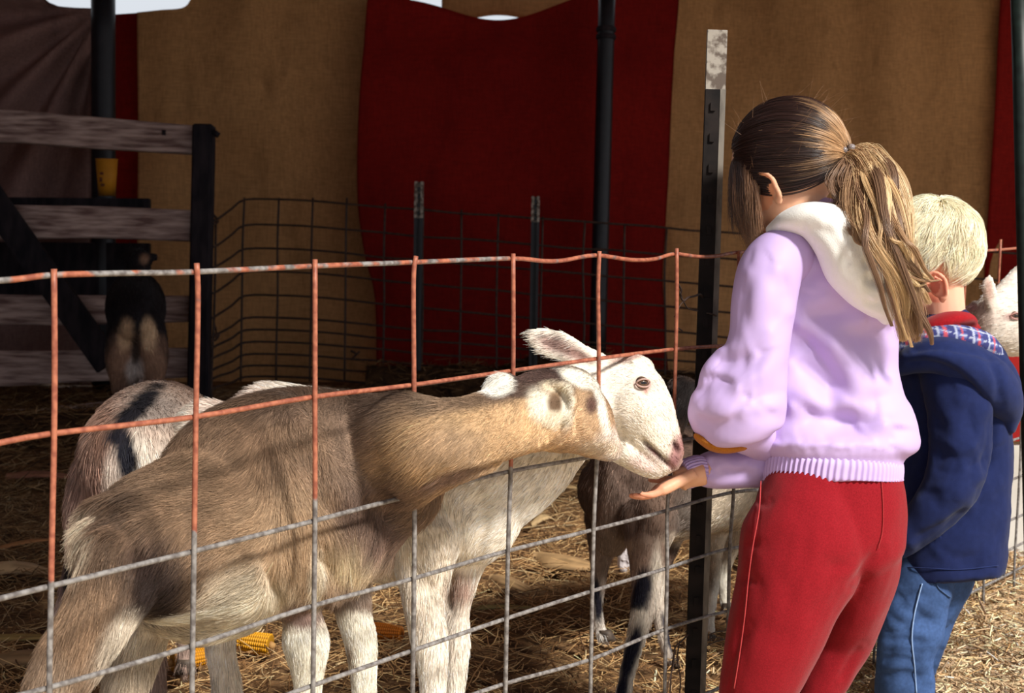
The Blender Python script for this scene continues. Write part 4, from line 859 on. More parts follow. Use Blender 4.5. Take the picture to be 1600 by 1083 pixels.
hooves([(113, 1178, 2.71, 17, 0), (248, 1168, 2.74, 17, 0), (200, 1062, 3.15, 15, 0), (290, 1052, 3.19, 15, 0)], eG)

# --- dark goat at the plank fence, rump towards us
K = []
K.append(tube([(212, 500, 5.95, 34, .08), (212, 488, 6.05, 44, .12), (212, 480, 6.25, 46, .13), (213, 472, 6.5, 42, .12)], 22, 5, flow=-1, up=(1, 0)))
K.append(tube([(213, 470, 6.45, 30, .07), (214, 440, 6.52, 22, .055), (216, 415, 6.56, 18, .045)], 16, 4, flow=-1))
K.append(tube([(217, 408, 6.55, 20, .05), (217, 420, 6.62, 17, .04), (216, 436, 6.7, 12, .03)], 14, 4, flow=-1))
for sx, e_ in ((205, -1), (230, 1)):
    K.append(tube([(sx, 404, 6.55, 6, .012), (sx+e_*9, 400, 6.55, 8, .010), (sx+e_*15, 408, 6.55, 4, .007)], 10, 4))
    K.append(tube([(213+e_*7, 396, 6.54, 4, .012), (213+e_*9, 384, 6.57, 3, .009), (213+e_*12, 374, 6.62, 1.5, .005)], 8, 4))
for x0, x1, x2 in ((193, 188, 190), (233, 240, 238)):
    K.append(leg([(x0, 510, 6.0, 26, .07), (x1, 560, 5.98, 24, .06), (x1, 600, 6.0, 15, .035), (x2, 635, 6.06, 9, .022), (x2, 668, 6.04, 8), (x2, 694, 6.03, 8), (x2, 698, 6.02, 9)]))
for x1 in (202, 226): K.append(leg([(x1, 520, 6.45, 18, .05), (x1, 580, 6.45, 12), (x1, 640, 6.45, 8), (x1, 668, 6.45, 8)]))
K.append(tube([(213, 560, 6.02, 13, .035), (212, 578, 6.02, 15, .04), (211, 592, 6.02, 8, .025)], 14, 4))
K.append(tube([(212, 478, 5.93, 7, .018), (212, 498, 5.89, 7, .016), (212, 512, 5.88, 4, .01)], 10, 4, flow=1))
Kspl = [(190, 575, 26, 50, 4, S(150, 116, 96), .5), (238, 575, 26, 50, -4, S(150, 116, 96), .5), (196, 522, 12, 24, 6, S(206, 170, 136), .4), (233, 522, 12, 26, -6, S(214, 180, 146), .4), (194, 640, 16, 50, 0, S(120, 90, 78), .5), (238, 640, 16, 50, 0, S(120, 90, 78), .5), (211, 578, 14, 20, 0, S(210, 196, 190), .4), (226, 404, 8, 8, 0, S(140, 108, 88), .5), (212, 548, 7, 20, 0, S(70, 56, 50), .5)]
eK, vK, fK = goat('dark goat with tan hind legs by the plank fence, rump towards us', g0(213, 600, 6.2), K, .012, 3, S(30, 26, 30), Kspl, (), 7000, .02, rad=.0008, lift=.2)
hooves([(190, 700, 6.02, 9, 0), (238, 700, 6.02, 9, 0), (202, 672, 6.44, 8, 0), (226, 672, 6.44, 8, 0)], eK)

# --- white goat beyond the boy, at the right edge
Rg = []
Rg.append(tube([(1553, 500, 3.66, 50, .05), (1580, 506, 3.67, 52, .058), (1610, 518, 3.68, 44, .05), (1640, 535, 3.69, 31, .036), (1652, 541, 3.69, 22, .027)], 20, 5, flow=-1))
Rg.append(tube([(1465, 610, 4.10, 80, .10), (1495, 560, 3.93, 52, .06), (1525, 525, 3.76, 44, .05), (1552, 506, 3.67, 42, .045)], 18, 5, flow=-1))
Rg.append(tube([(1420, 640, 4.22, 70, .10), (1460, 640, 4.16, 86, .12), (1500, 640, 4.13, 84, .12), (1530, 640, 4.10, 60, .08)], 20, 5, flow=-1))
Rg.append(tube([(1550, 478, 3.62, 11, .012), (1546, 458, 3.61, 13, .008), (1545, 442, 3.60, 12, .006), (1547, 431, 3.60, 6, .004)], 10, 4))
Rg.append(tube([(1568, 478, 3.68, 30, .034), (1588, 452, 3.69, 27, .028), (1610, 424, 3.70, 22, .02), (1632, 398, 3.72, 10, .010)], 12, 4))
Rg.append(tube([(1530, 474, 3.76, 8, .010), (1516, 478, 3.80, 6, .007), (1502, 486, 3.84, 3, .004)], 8, 4))
for x_, z_ in ((1440, 4.10), (1462, 4.24), (1498, 4.06), (1520, 4.18)):
    Rg.append(leg([(x_, 690, z_, 28, .04), (x_, 770, z_, 14), (x_, 840, z_, 11), (x_, 892, z_, 10)]))
Rspl = [(1515, 500, 36, 30, 0, S(196, 172, 160), .5), (1545, 452, 6, 18, -4, S(226, 190, 176), .5), (1515, 482, 16, 6, -10, S(206, 160, 160), .5), (1582, 494, 14, 5, -8, S(190, 150, 144), .6), (1600, 430, 20, 30, 40, S(248, 240, 230), .5)]
eR, vR, fR = goat('white goat behind the small boy, only its head showing at the right edge', g0(1480, 700, 4.15), Rg, .007, 4, S(236, 224, 212), Rspl, [([(1556, 470), (1562, 500)], 8, .004)], 9000, .010, rad=.0005, lift=.2, body_k=.92)
eye(eR, 1584, 494, 3.622, .0125, .3, 0, S(110, 84, 70), lid=S(180, 136, 130))
hooves([(1440, 900, 4.10, 11, 0), (1462, 885, 4.24, 11, 0), (1498, 905, 4.06, 11, 0), (1520, 892, 4.18, 11, 0)], eR)

# ------------------------------------------------------------------ the two children
SKIN = S(226, 172, 140); SKIN_D = S(206, 140, 112)
def head_frame(fv, uv_):
    f = cvec(*fv); f /= np.linalg.norm(f); u = cvec(*uv_); u -= (u@f)*f; u /= np.linalg.norm(u); return f, u
def hand(wr, fdir, pdir, sdir, L, spread, curl, thumb=1):
    """pieces of a child's hand: wrist point, finger direction, palm normal (palm faces +pdir), side direction towards the thumb"""
    f, p, s = [q/np.linalg.norm(q) for q in (fdir, pdir, sdir)]; out = []
    pal = [wr-f*.012, wr+f*L*.18, wr+f*L*.36, wr+f*L*.50]
    for k in (-.30, -.1, .1, .30):
        out.append(wtube([q+s*L*k*(.55+.45*i/3) for i, q in enumerate(pal)], [L*.105, L*.10, L*.105, L*.095], 10, 3))
    for i, (k, ln) in enumerate(((.31, .46), (.105, .52), (-.10, .48), (-.30, .38))):
        b = wr+f*L*.47+s*L*k; d = f+s*k*spread; d /= np.linalg.norm(d); pts = [b-d*L*.06]; a = 0; q = b; seg = ln*L/3
        for j in range(3):
            a += curl[j]; q = q+(d*math.cos(a)+p*math.sin(a))*seg; pts.append(q)
        out.append(wtube(pts, [L*.072, L*.066, L*.058, L*.042], 10, 3)); out.append(ell(pts[-1], [f*L*.044, s*L*.044, p*L*.044], 8, 6))
    b = wr+f*L*.10+s*L*.26*thumb
    pts = [b, b+(f*.55+s*.55*thumb+p*.25)*L*.20, b+(f*1.2+s*.75*thumb+p*.6)*L*.25, b+(f*1.75+s*.72*thumb+p*.85)*L*.25]
    out.append(wtube(pts, [L*.095, L*.082, L*.066, L*.05], 10, 3)); out.append(ell(pts[-1], [f*L*.05, s*L*.05, p*L*.05], 8, 6))
    return out
def scalp_hair(c, r_f, r_u, r_s, f, u, n, keep, end, lift, name): pass

girl = empty('person', g0(1215, 900, 2.66), 'girl in a lavender jacket and red trousers feeding the goats', 'person')
HC = P(1231, 248, 2.66); hf, hu = head_frame((-.72, .55, .42), (-.5, -.83, .25)); hs = np.cross(hf, hu); hs = hs if hs@FW < 0 else -hs
gb = []
gb.append(ell(HC, [hf*.094, hu*.087, hs*.076], 28, 20))
gb.append(ell(HC+hf*.034-hu*.045, [hf*.062, hu*.070, hs*.060], 22, 16))
gb.append(ell(HC+hf*.052-hu*.088, [hf*.038, hu*.026, hs*.036], 16, 12))                      # chin
gb.append(wtube([HC+hf*.088-hu*.020, HC+hf*.100-hu*.040, HC+hf*.108-hu*.052], [.008, .010, .012], 10, 3))   # nose
for k in (-1, 1): gb.append(ell(HC+hf*.078-hu*.048+hs*.030*k, [hf*.022, hu*.024, hs*.022], 12, 10))     # cheeks
gb.append(wtube([HC+hf*.090-hu*.074-hs*.016, HC+hf*.094-hu*.072, HC+hf*.090-hu*.074+hs*.016], [.004, .006, .004], 8, 3))      # lips
for k in (-1, 1):                                                                            # ears
    ec = HC+hf*.032-hu*.036+hs*.066*k
    e1, e2 = hu*.026+hf*.004, -hf*.015+hs*.010*k
    rim = [ec+e1*math.cos(a)+e2*math.sin(a)*(1.05 if math.cos(a) > 0 else .75)+hs*k*.006 for a in np.linspace(-.35*math.pi, 1.1*math.pi, 10)]
    gb.append(wtube(rim, [.0045]*10, 8, 2)); gb.append(ell(ec-hu*.002, [e1*.85, e2*.8, hs*.007], 12, 8)); gb.append(ell(ec-hu*.026, [hu*.009, hf*.007, hs*.006], 8, 6))
gb.append(tube([(1232, 288, 2.665, 46, .042), (1246, 330, 2.66, 44, .042), (1262, 380, 2.655, 50, .045), (1285, 430, 2.66, 78, .045)], 18, 4))
gb.append(tube([(1288, 430, 2.665, 82, .045), (1290, 520, 2.67, 84, .045), (1292, 610, 2.67, 84, .045), (1296, 700, 2.66, 88, .056), (1296, 780, 2.65, 90, .07)], 20, 4))
gb.append(tube([(1235, 420, 2.60, 30, .03), (1192, 450, 2.57, 32, .032), (1186, 530, 2.56, 30, .03), (1160, 630, 2.56, 28, .028), (1180, 668, 2.60, 22, .023), (1215, 690, 2.72, 19, .02), (1210, 706, 2.78, 17, .018)], 14, 4))   # left arm folded in front
gb.append(tube([(1340, 430, 2.72, 30, .03), (1330, 520, 2.78, 28, .028), (1270, 640, 2.76, 27, .027), (1225, 700, 2.72, 24, .024), (1150, 730, 2.66, 20, .02), (1095, 735, 2.62, 17, .0175), (1066, 744, 2.605, 15, .017)], 14, 4))
gb += [tube([(1262, 790, 2.62, 66, .062), (1230, 920, 2.60, 60, .058), (1195, 1040, 2.60, 44, .044), (1172, 1130, 2.61, 38, .038), (1158, 1220, 2.62, 26, .026), (1152, 1262, 2.62, 22, .022)], 14, 4),
       tube([(1330, 790, 2.70, 60, .06), (1325, 920, 2.72, 48, .052), (1295, 1020, 2.72, 38, .04), (1266, 1110, 2.73, 34, .034), (1240, 1200, 2.75, 26, .026), (1232, 1236, 2.75, 22, .022)], 14, 4)]
wr = P(np.array(1072.), np.array(746.), np.array(2.605))
gb += hand(wr, cvec(-1, .48, -.10), cvec(-.20, -1, .05), cvec(-.05, .10, 1.0), .098, .35, (-.02, .30, .24), 1)
gb.append(wtube([wr+cvec(.03, -.006, 0), wr, P(1060, 752, 2.603)], [.019, .018, .019], 12, 3))
v, f = union(gb, .0032, 3)
x, y, z = px(v); d = (v-HC); df, du, ds = d@hf/.09, d@hu/.086, d@hs/.076
c = np.tile(SKIN, (len(v), 1)); k = sstep(.2, -.1, abs(v@np.array([0, 0, 0]))*0+1)  # plain skin
hm = (du > -.30-.40*np.clip(-df, 0, 1)) & (df < .62) & (z < 9) & (y < 340)
cap_ = hm & ~((abs(x-1192) < 20) & (abs(y-300) < 30))
c[cap_] = S(70, 50, 40)
ear_ = np.hypot((x-1190)/20, (y-300)/30) < 1; c[ear_] = S(232, 160, 122)
lp = np.linalg.norm(v-(HC+hf*.093-hu*.073), axis=1) < .013; c[lp] = S(206, 116, 104)
hd = (x < 1064) & (y > 700); kk = sstep(1064, 1000, x)*hd; c = c*(1-kk[:, None]*.55)+S(222, 136, 112)*kk[:, None]*.55
mesh_obj('body', v, f, M_skin, girl, col=c)
for k in (-1, 1):
    ec = HC+hf*.089-hu*.022+hs*.026*k; V, F_ = ell(ec, [hf*.010, hu*.008, hs*.012], 14, 10); C = np.tile(S(230, 224, 218), (len(V), 1)); C[np.linalg.norm(V-(ec+hf*.010-hu*.002), axis=1) < .0065] = S(60, 44, 34)
    mesh_obj('eye', V, F_, M_eye, girl, col=C)

# jacket
LAV = S(194, 170, 222); WHT = S(240, 238, 234)
J = []
J.append(tube([(1278, 358, 2.645, 60, .05), (1284, 388, 2.645, 96, .068), (1287, 432, 2.645, 112, .080), (1287, 500, 2.645, 116, .084), (1288, 580, 2.645, 115, .088), (1296, 640, 2.645, 118, .096), (1303, 672, 2.645, 127, .105), (1304, 690, 2.645, 131, .108), (1304, 704, 2.645, 125, .102), (1304, 716, 2.645, 107, .094), (1304, 738, 2.645, 101, .090)], 40, 5, up=(1, -.05), ex=2.3, cap=(1, .1)))
SLV = []
SLV.append(tube([(1232, 398, 2.60, 46, .05), (1205, 420, 2.575, 50, .053), (1194, 470, 2.562, 51, .054), (1188, 525, 2.556, 49, .054), (1178, 570, 2.55, 55, .058), (1166, 610, 2.548, 66, .062), (1157, 645, 2.55, 71, .064), (1154, 668, 2.552, 64, .058), (1156, 682, 2.555, 54, .05)], 26, 5, up=(1, .2), cap=(1, .15)))
SLV.append(tube([(1100, 626, 2.555, 22, .035), (1092, 648, 2.556, 18, .036), (1094, 668, 2.556, 13, .03)], 14, 4, up=(1, .2)))
SLV.append(tube([(1128, 556, 2.56, 14, .03), (1116, 580, 2.555, 20, .036), (1112, 604, 2.552, 22, .036)], 14, 4, up=(1, .3)))
SLV.append(tube([(1150, 655, 2.555, 48, .045), (1185, 682, 2.62, 36, .04), (1215, 700, 2.70, 36, .036), (1220, 704, 2.74, 30, .03)], 18, 4))
J.append(tube([(1270, 700, 2.70, 44, .05), (1220, 720, 2.69, 40, .045), (1170, 730, 2.655, 34, .040), (1130, 733, 2.64, 31, .036), (1104, 735, 2.628, 27, .031), (1092, 735.5, 2.622, 21, .025)], 22, 5))
J.append(tube([(1345, 410, 2.70, 42, .045), (1345, 470, 2.74, 44, .046), (1325, 560, 2.75, 42, .045), (1285, 640, 2.75, 42, .045), (1255, 700, 2.70, 42, .045)], 18, 4))
v, f = union(J, .0044, 8)
JF = [([(1222, 520), (1262, 538), (1300, 580), (1332, 634)], 19, .024), ([(1230, 566), (1262, 574), (1300, 602), (1322, 622)], 13, .010), ([(1235, 634), (1280, 652), (1330, 652), (1388, 662)], 15, .022),
      ([(1250, 506), (1300, 492), (1350, 500)], 18, .016), ([(1340, 640), (1380, 620), (1408, 628)], 18, .010), ([(1300, 540), (1345, 524), (1396, 544)], 22, .009), ([(1262, 470), (1270, 430), (1300, 440)], 16, .006),
      ([(1120, 726), (1150, 740), (1190, 742)], 9, .007), ([(1108, 712), (1118, 736), (1116, 752)], 8, .006), ([(1165, 716), (1185, 732)], 10, .006), ([(1290, 462), (1330, 474), (1356, 500)], 16, .010), ([(1372, 520), (1386, 570), (1380, 612)], 16, .008)]
SF = [([(1090, 546), (1130, 560), (1180, 550)], 12, .012), ([(1072, 598), (1112, 590), (1152, 608)], 12, .013), ([(1240, 602), (1192, 618), (1150, 602)], 15, .010), ([(1070, 642), (1100, 662), (1135, 663), (1166, 638)], 12, .010),
      ([(1215, 420), (1232, 450), (1238, 490)], 12, .007), ([(1206, 520), (1180, 565), (1176, 592)], 15, .008), ([(1170, 425), (1160, 470), (1162, 520)], 15, .006), ([(1186, 640), (1212, 648), (1230, 636)], 10, .006)]
for xx_ in np.linspace(1204, 1404, 17): JF.append(([(xx_, 716), (xx_+rng.uniform(-9, 9), 694+rng.uniform(-8, 8))], rng.uniform(5, 8), .0030))
for (xx_, yy_) in ((1100, 722), (1099, 731), (1100, 741), (1103, 749)): JF.append(([(xx_-8, yy_), (xx_+22, yy_+rng.uniform(-5, 3))], 4, .003))
v = fold(v, f, JF, True); nn = normals(v, f); v = v+nn*(vnoise(v*np.array([1, 1, .7]), 18, 71)*.0014+vnoise(v, 46, 72)*.0004)[:, None]
jk = mesh_obj('jacket', v, f, M_nylon, girl, col=LAV)
v, f = union(SLV, .0042, 8); v = fold(v, f, SF, True); nn = normals(v, f); v = v+nn*(vnoise(v, 18, 73)*.0014)[:, None]
mesh_obj('sleeve', v, f, M_nylon, jk, col=LAV)
def band(secs, n, rib, nm, mat, parent, col, up=None, lab=None):
    v, f = tube(secs, n, 4, cap=(0, 0), rib=rib, up=up, ex=2.2); return mesh_obj(nm, v, f, mat, parent, col=col, label=lab)
band([(1302, 710, 2.645, 104, .093), (1301, 720, 2.645, 108, .098), (1299, 732, 2.645, 109, .099), (1298, 742, 2.645, 109, .099), (1298, 745, 2.645, 105, .095)], 480, (76, .017), 'waistband', M_nylon, jk, LAV, up=(1, -.075))
band([(1096, 735, 2.623, 22, .024), (1089, 735.5, 2.62, 23.5, .026), (1080, 738, 2.616, 23, .0255), (1072, 741, 2.612, 22.5, .025), (1069, 742, 2.611, 20, .023)], 200, (26, .05), 'cuff', M_nylon, jk, LAV)
v, f = union([tube([(1096, 686, 2.572, 8, .03), (1112, 695, 2.562, 10, .034), (1130, 699, 2.56, 10, .034), (1148, 699, 2.572, 7, .03)], 14, 4)], .003, 3)
mesh_obj('sleeve_lining', v, f, M_knit, jk, col=S(168, 104, 40), label='orange-brown lining showing below the elbow')
# hood
Hd = [tube([(1206, 358, 2.60, 9, .02), (1232, 346, 2.585, 18, .04), (1268, 345, 2.565, 30, .05), (1308, 368, 2.552, 46, .052), (1342, 408, 2.548, 58, .05), (1366, 452, 2.552, 46, .044), (1380, 484, 2.56, 24, .034), (1384, 496, 2.562, 12, .022)], 26, 5),
      tube([(1300, 340, 2.60, 24, .04), (1340, 360, 2.585, 30, .045), (1372, 390, 2.58, 26, .04), (1384, 420, 2.58, 22, .035), (1390, 455, 2.58, 18, .03), (1386, 488, 2.575, 16, .026)], 18, 4),
      tube([(1210, 352, 2.62, 8, .02), (1240, 334, 2.62, 12, .03), (1268, 328, 2.62, 14, .03), (1305, 334, 2.62, 16, .03)], 14, 4)]
v, f = union(Hd, .0036, 5)
v = fold(v, f, [([(1300, 350), (1335, 380), (1358, 425), (1366, 470)], 15, .006), ([(1262, 352), (1300, 372), (1330, 420)], 12, .004), ([(1412, 446), (1388, 446), (1362, 436)], 10, .016), ([(1412, 400), (1388, 402), (1360, 412)], 10, .014), ([(1345, 470), (1365, 476), (1385, 470)], 9, .004)])
mesh_obj('hood', v, f, M_fleece, jk, col=WHT, label='white fleece hood lying on the back')

# trousers
TR = [tube([(1298, 738, 2.645, 107, .092), (1299, 770, 2.645, 114, .10), (1297, 805, 2.645, 119, .104), (1293, 838, 2.645, 121, .104), (1290, 862, 2.65, 112, .096)], 36, 5, up=(1, 0), ex=2.2, cap=(.2, .35)),
      tube([(1266, 790, 2.61, 84, .08), (1258, 842, 2.60, 102, .086), (1246, 888, 2.595, 97, .084), (1229, 935, 2.592, 84, .078), (1211, 990, 2.592, 76, .07), (1195, 1040, 2.594, 67, .063), (1182, 1083, 2.60, 60, .057), (1168, 1160, 2.61, 48, .047), (1158, 1230, 2.615, 38, .037), (1156, 1252, 2.615, 36, .035)], 24, 5),
      tube([(1338, 780, 2.655, 74, .094), (1346, 840, 2.66, 64, .096), (1344, 895, 2.675, 57, .084), (1331, 950, 2.695, 52, .068), (1314, 1000, 2.715, 50, .054), (1292, 1045, 2.72, 44, .047), (1274, 1083, 2.725, 38, .042), (1250, 1150, 2.74, 34, .038), (1236, 1215, 2.75, 30, .033), (1234, 1230, 2.75, 28, .031)], 22, 5)]
v, f = union(TR, .0046, 5)
v = fold(v, f, [([(1372, 862), (1352, 890), (1335, 915)], 12, .006), ([(1290, 880), (1310, 884), (1330, 876)], 12, .003), ([(1185, 758), (1180, 840), (1165, 920), (1150, 1000), (1140, 1083)], 5, .002), ([(1126, 1060), (1150, 1010), (1168, 980)], 12, .004), ([(1160, 860), (1176, 850), (1190, 852)], 10, .004), ([(1310, 1070), (1330, 1030), (1350, 1010)], 10, .004), ([(1176, 775), (1190, 786), (1200, 784)], 8, .004), ([(1150, 910), (1166, 905), (1184, 910)], 8, .004)])
nn = normals(v, f); v = v+nn*(vnoise(v, 22, 81)*.0022+vnoise(v*np.array([1, 1, .6]), 48, 82)*.0012)[:, None]
tr = mesh_obj('trousers', v, f, M_knit, girl, col=S(136, 25, 34))
def surf_depth(v, f, xs, ys):
    n = normals(v, f); m_ = (n@FW) < 0; X, Y, Z = px(v[m_]); return np.array([Z[np.argsort(np.hypot(X-a, Y-b))[:8]].min() for a, b in zip(xs, ys)])
def seam(v, f, pts, r, nm, mat, parent, col, lab=None):
    s = spline(pts, 8); z = surf_depth(v, f, s[:, 0], s[:, 1]); z = np.convolve(np.pad(z, 2, 'edge'), np.ones(5)/5, 'valid')
    q = P(s[:, 0], s[:, 1], z-r*1.1); a, b = wtube(q, r, 6, 1); return mesh_obj(nm, a, b, mat, parent, col=col, label=lab)
seam(v, f, [(1189, 752), (1186, 800), (1177, 850), (1170, 900), (1164, 960), (1156, 1020), (1147, 1076)], .0010, 'side_seam', M_knit, tr, S(184, 66, 68))
seam(v, f, [(1377, 742), (1380, 790), (1379, 830), (1372, 858)], .0008, 'back_seam', M_knit, tr, S(168, 50, 54))
M_shoe = mat_noise('white_shoe', S(104, 88, 74), S(140, 120, 100), 30, .6)
for (x_, y_, z_) in ((1152, 1262, 2.62), (1232, 1236, 2.75)):
    b = P(x_, y_, z_); b[2] = 0; sh = union([ell(b+np.array([0, 0, .035]), [np.array([.034, 0, 0]), np.array([0, .04, 0]), np.array([0, 0, .035])], 16, 12), ell(b+np.array([-.045, .05, .024]), [np.array([-.05, .055, 0]), np.array([.024, .022, 0]), np.array([0, 0, .026])], 16, 12)], .005, 4)
    mesh_obj('shoe', sh[0], sh[1], M_shoe, girl)

# girl's hair: pulled back to a tie, ponytail over the hood
TIE = P(1326, 243, 2.615); td = TIE-HC; tr_ = np.linalg.norm(td); tdir = td/tr_
def scalp(n, seed):
    r = np.random.default_rng(seed); q = r.normal(size=(n*4, 3)); q /= np.linalg.norm(q, axis=1)[:, None]
    a, b, c_ = q.T; keep = (b > -.26-.42*np.clip(-a, 0, 1)) & (a < .66-.1*b) & (b+.55*a > -.75)
    q = q[keep][:n]; return q
def ells(q): return HC+(q[:, 0:1]*hf*.090+q[:, 1:2]*hu*.086+q[:, 2:3]*hs*.076)
q = scalp(15000, 3); n = len(q)
tq = np.array([td@hf/.09, td@hu/.086, td@hs/.076]); tq /= np.linalg.norm(tq)
K_ = 10; t = np.linspace(0, 1, K_); om = np.arccos(np.clip(q@tq, -1, 1)); so_ = np.maximum(np.sin(om), 1e-3)
ww = (np.sin((1-t)[None]*om[:, None])/so_[:, None])[..., None]*q[:, None]+(np.sin(t[None]*om[:, None])/so_[:, None])[..., None]*tq
r = np.random.default_rng(4); lift = (1.02+r.random(n)*.07)[:, None]+.05*np.sin(math.pi*t)[None]*(1+.4*vnoise(q*1.0, 7, 3))[:, None]
rim = np.minimum(1, lift)
pos = ells(ww.reshape(-1, 3)*1).reshape(n, K_, 3)-HC; pos *= lift[..., None]
end = (TIE-HC)*1.0; e_ = sstep(.72, 1, t)[None, :, None]; jit = r.normal(0, .006, (n, 1, 3)); pos = pos*(1-e_)+(end+jit*.6)*e_
pos = pos+HC+(vnoise(q, 18, 5)[:, None]*.003*np.sin(t*5)[None])[..., None]*hu
a_ = q[:, 0]; mix = sstep(-.45, .40, a_+.35*q[:, 1]+.12*vnoise(q, 5, 7)); 
hc_ = (1-mix)[:, None]*S(176, 138, 100)+mix[:, None]*S(46, 27, 24); hc_ *= np.exp(r.normal(0, .22, n)+.28*vnoise(q, 16, 9))[:, None]; hc_[:, 3] = 1
# locks falling beside the face from the temple
m_ = 1500; lq = r.normal(size=(40000, 3)); lq /= np.linalg.norm(lq, axis=1)[:, None]
lq = lq[(lq[:, 0] > .42) & (lq[:, 0] < .86) & (lq[:, 1] > -.25) & (lq[:, 1] < .5) & (lq[:, 2] > -.5)][:m_]; m_ = len(lq)
st = np.linspace(0, 1, K_); P0 = ells(lq)+(lq[:, 0:1]*hf+lq[:, 2:3]*hs)*.004; nrm = P0-HC; nrm /= np.linalg.norm(nrm, axis=1)[:, None]
clu = np.round(lq*5)/5; LL = .065+.055*r.random(m_)+.02*vnoise(lq, 6, 12); dn = np.array([0, 0, -1.0])
P1 = P0+nrm*(.012+.006*r.random(m_))[:, None]+dn*(LL*.45)[:, None]-hf*.010; P2 = P0+dn*LL[:, None]+nrm*(.002+.012*vnoise(clu, 7, 13))[:, None]+r.normal(0, .004, (m_, 3))+RT*(.010+.016*vnoise(clu, 9, 14))[:, None]-hf*.012
b0, b1, b2 = (1-st)**2, 2*st*(1-st), st**2; lk = P0[:, None]*b0[None, :, None]+P1[:, None]*b1[None, :, None]+P2[:, None]*b2[None, :, None]
lk += (np.sin(st[None]*6+6*vnoise(clu, 5, 15)[:, None])*.003*st[None])[..., None]*RT
km = sstep(.1, .5, lq[:, 1]+.3*vnoise(lq, 6, 16)); lc = (km[:, None]*S(58, 38, 32)+(1-km)[:, None]*S(132, 98, 74))*np.exp(r.normal(0, .28, m_))[:, None]; lc[:, 3] = 1
fl = 130; fq = scalp(fl, 11); fp = ells(fq)-HC; fp = HC+fp[:, None]*(1.05+np.linspace(0, 1, K_)[None, :, None]*r.uniform(.02, .13, fl)[:, None, None])+(np.linspace(0, 1, K_)[None, :, None]**1.5)*(-hf*.5+r.normal(0, .3, (fl, 1, 3)))*.05
fc_ = np.tile(S(150, 112, 84), (fl, 1))
allp = np.vstack([pos, lk, fp]); allc = np.vstack([hc_, lc, fc_])
hair = strands('hair', allp, np.r_[np.full(n, .0005), np.full(m_, .0004), np.full(fl, .00022)], allc, M_hair, girl, 'brown hair pulled back, lighter towards the tie')
def pony(clumps, per, seed):
    r = np.random.default_rng(seed); kk = 14; out = []; cl = []; tt = np.linspace(0, 1, kk)
    for pts, sp, colr in clumps:
        s = spline(pts, 6); ti = np.linspace(0, 1, len(s)); g = np.stack([np.interp(tt, ti, s[:, i]) for i in range(3)], 1)
        cph, camp = r.random()*6, r.uniform(6, 17)
        o = r.normal(0, 1, (per, 1, 3)); ph = r.random((per, 1))*6; am = r.normal(0, 1, (per, 1))
        spx = np.interp(tt, [0, .15, .5, .8, 1], [.7, .9, .7, .7, .35])*sp*.8
        X = g[None, :, 0]+o[..., 0]*spx[None]+np.sin(tt[None]*8.5+cph)*camp*tt[None]+np.sin(tt[None]*15+cph*2)*1.6+am*1.4*np.sin(tt*9+1)[None]; Y = g[None, :, 1]+o[..., 1]*spx[None]*.5+np.cos(tt[None]*8.5+cph)*camp*.5*tt[None]; Z = g[None, :, 2]+o[..., 2]*spx[None]/1000*.8
        Lf = r.uniform(.78, 1.05, (per, 1)); 
        out.append(P(X.ravel(), Y.ravel(), Z.ravel()).reshape(per, kk, 3)); c = np.tile(colr, (per, 1))*np.exp(r.normal(0, .2, per))[:, None]; c[:, 3] = 1; cl.append(c)
    return np.vstack(out), np.vstack(cl)
g1, g2, g3, g4 = S(228, 202, 160), S(200, 168, 126), S(164, 130, 98), S(128, 98, 76)
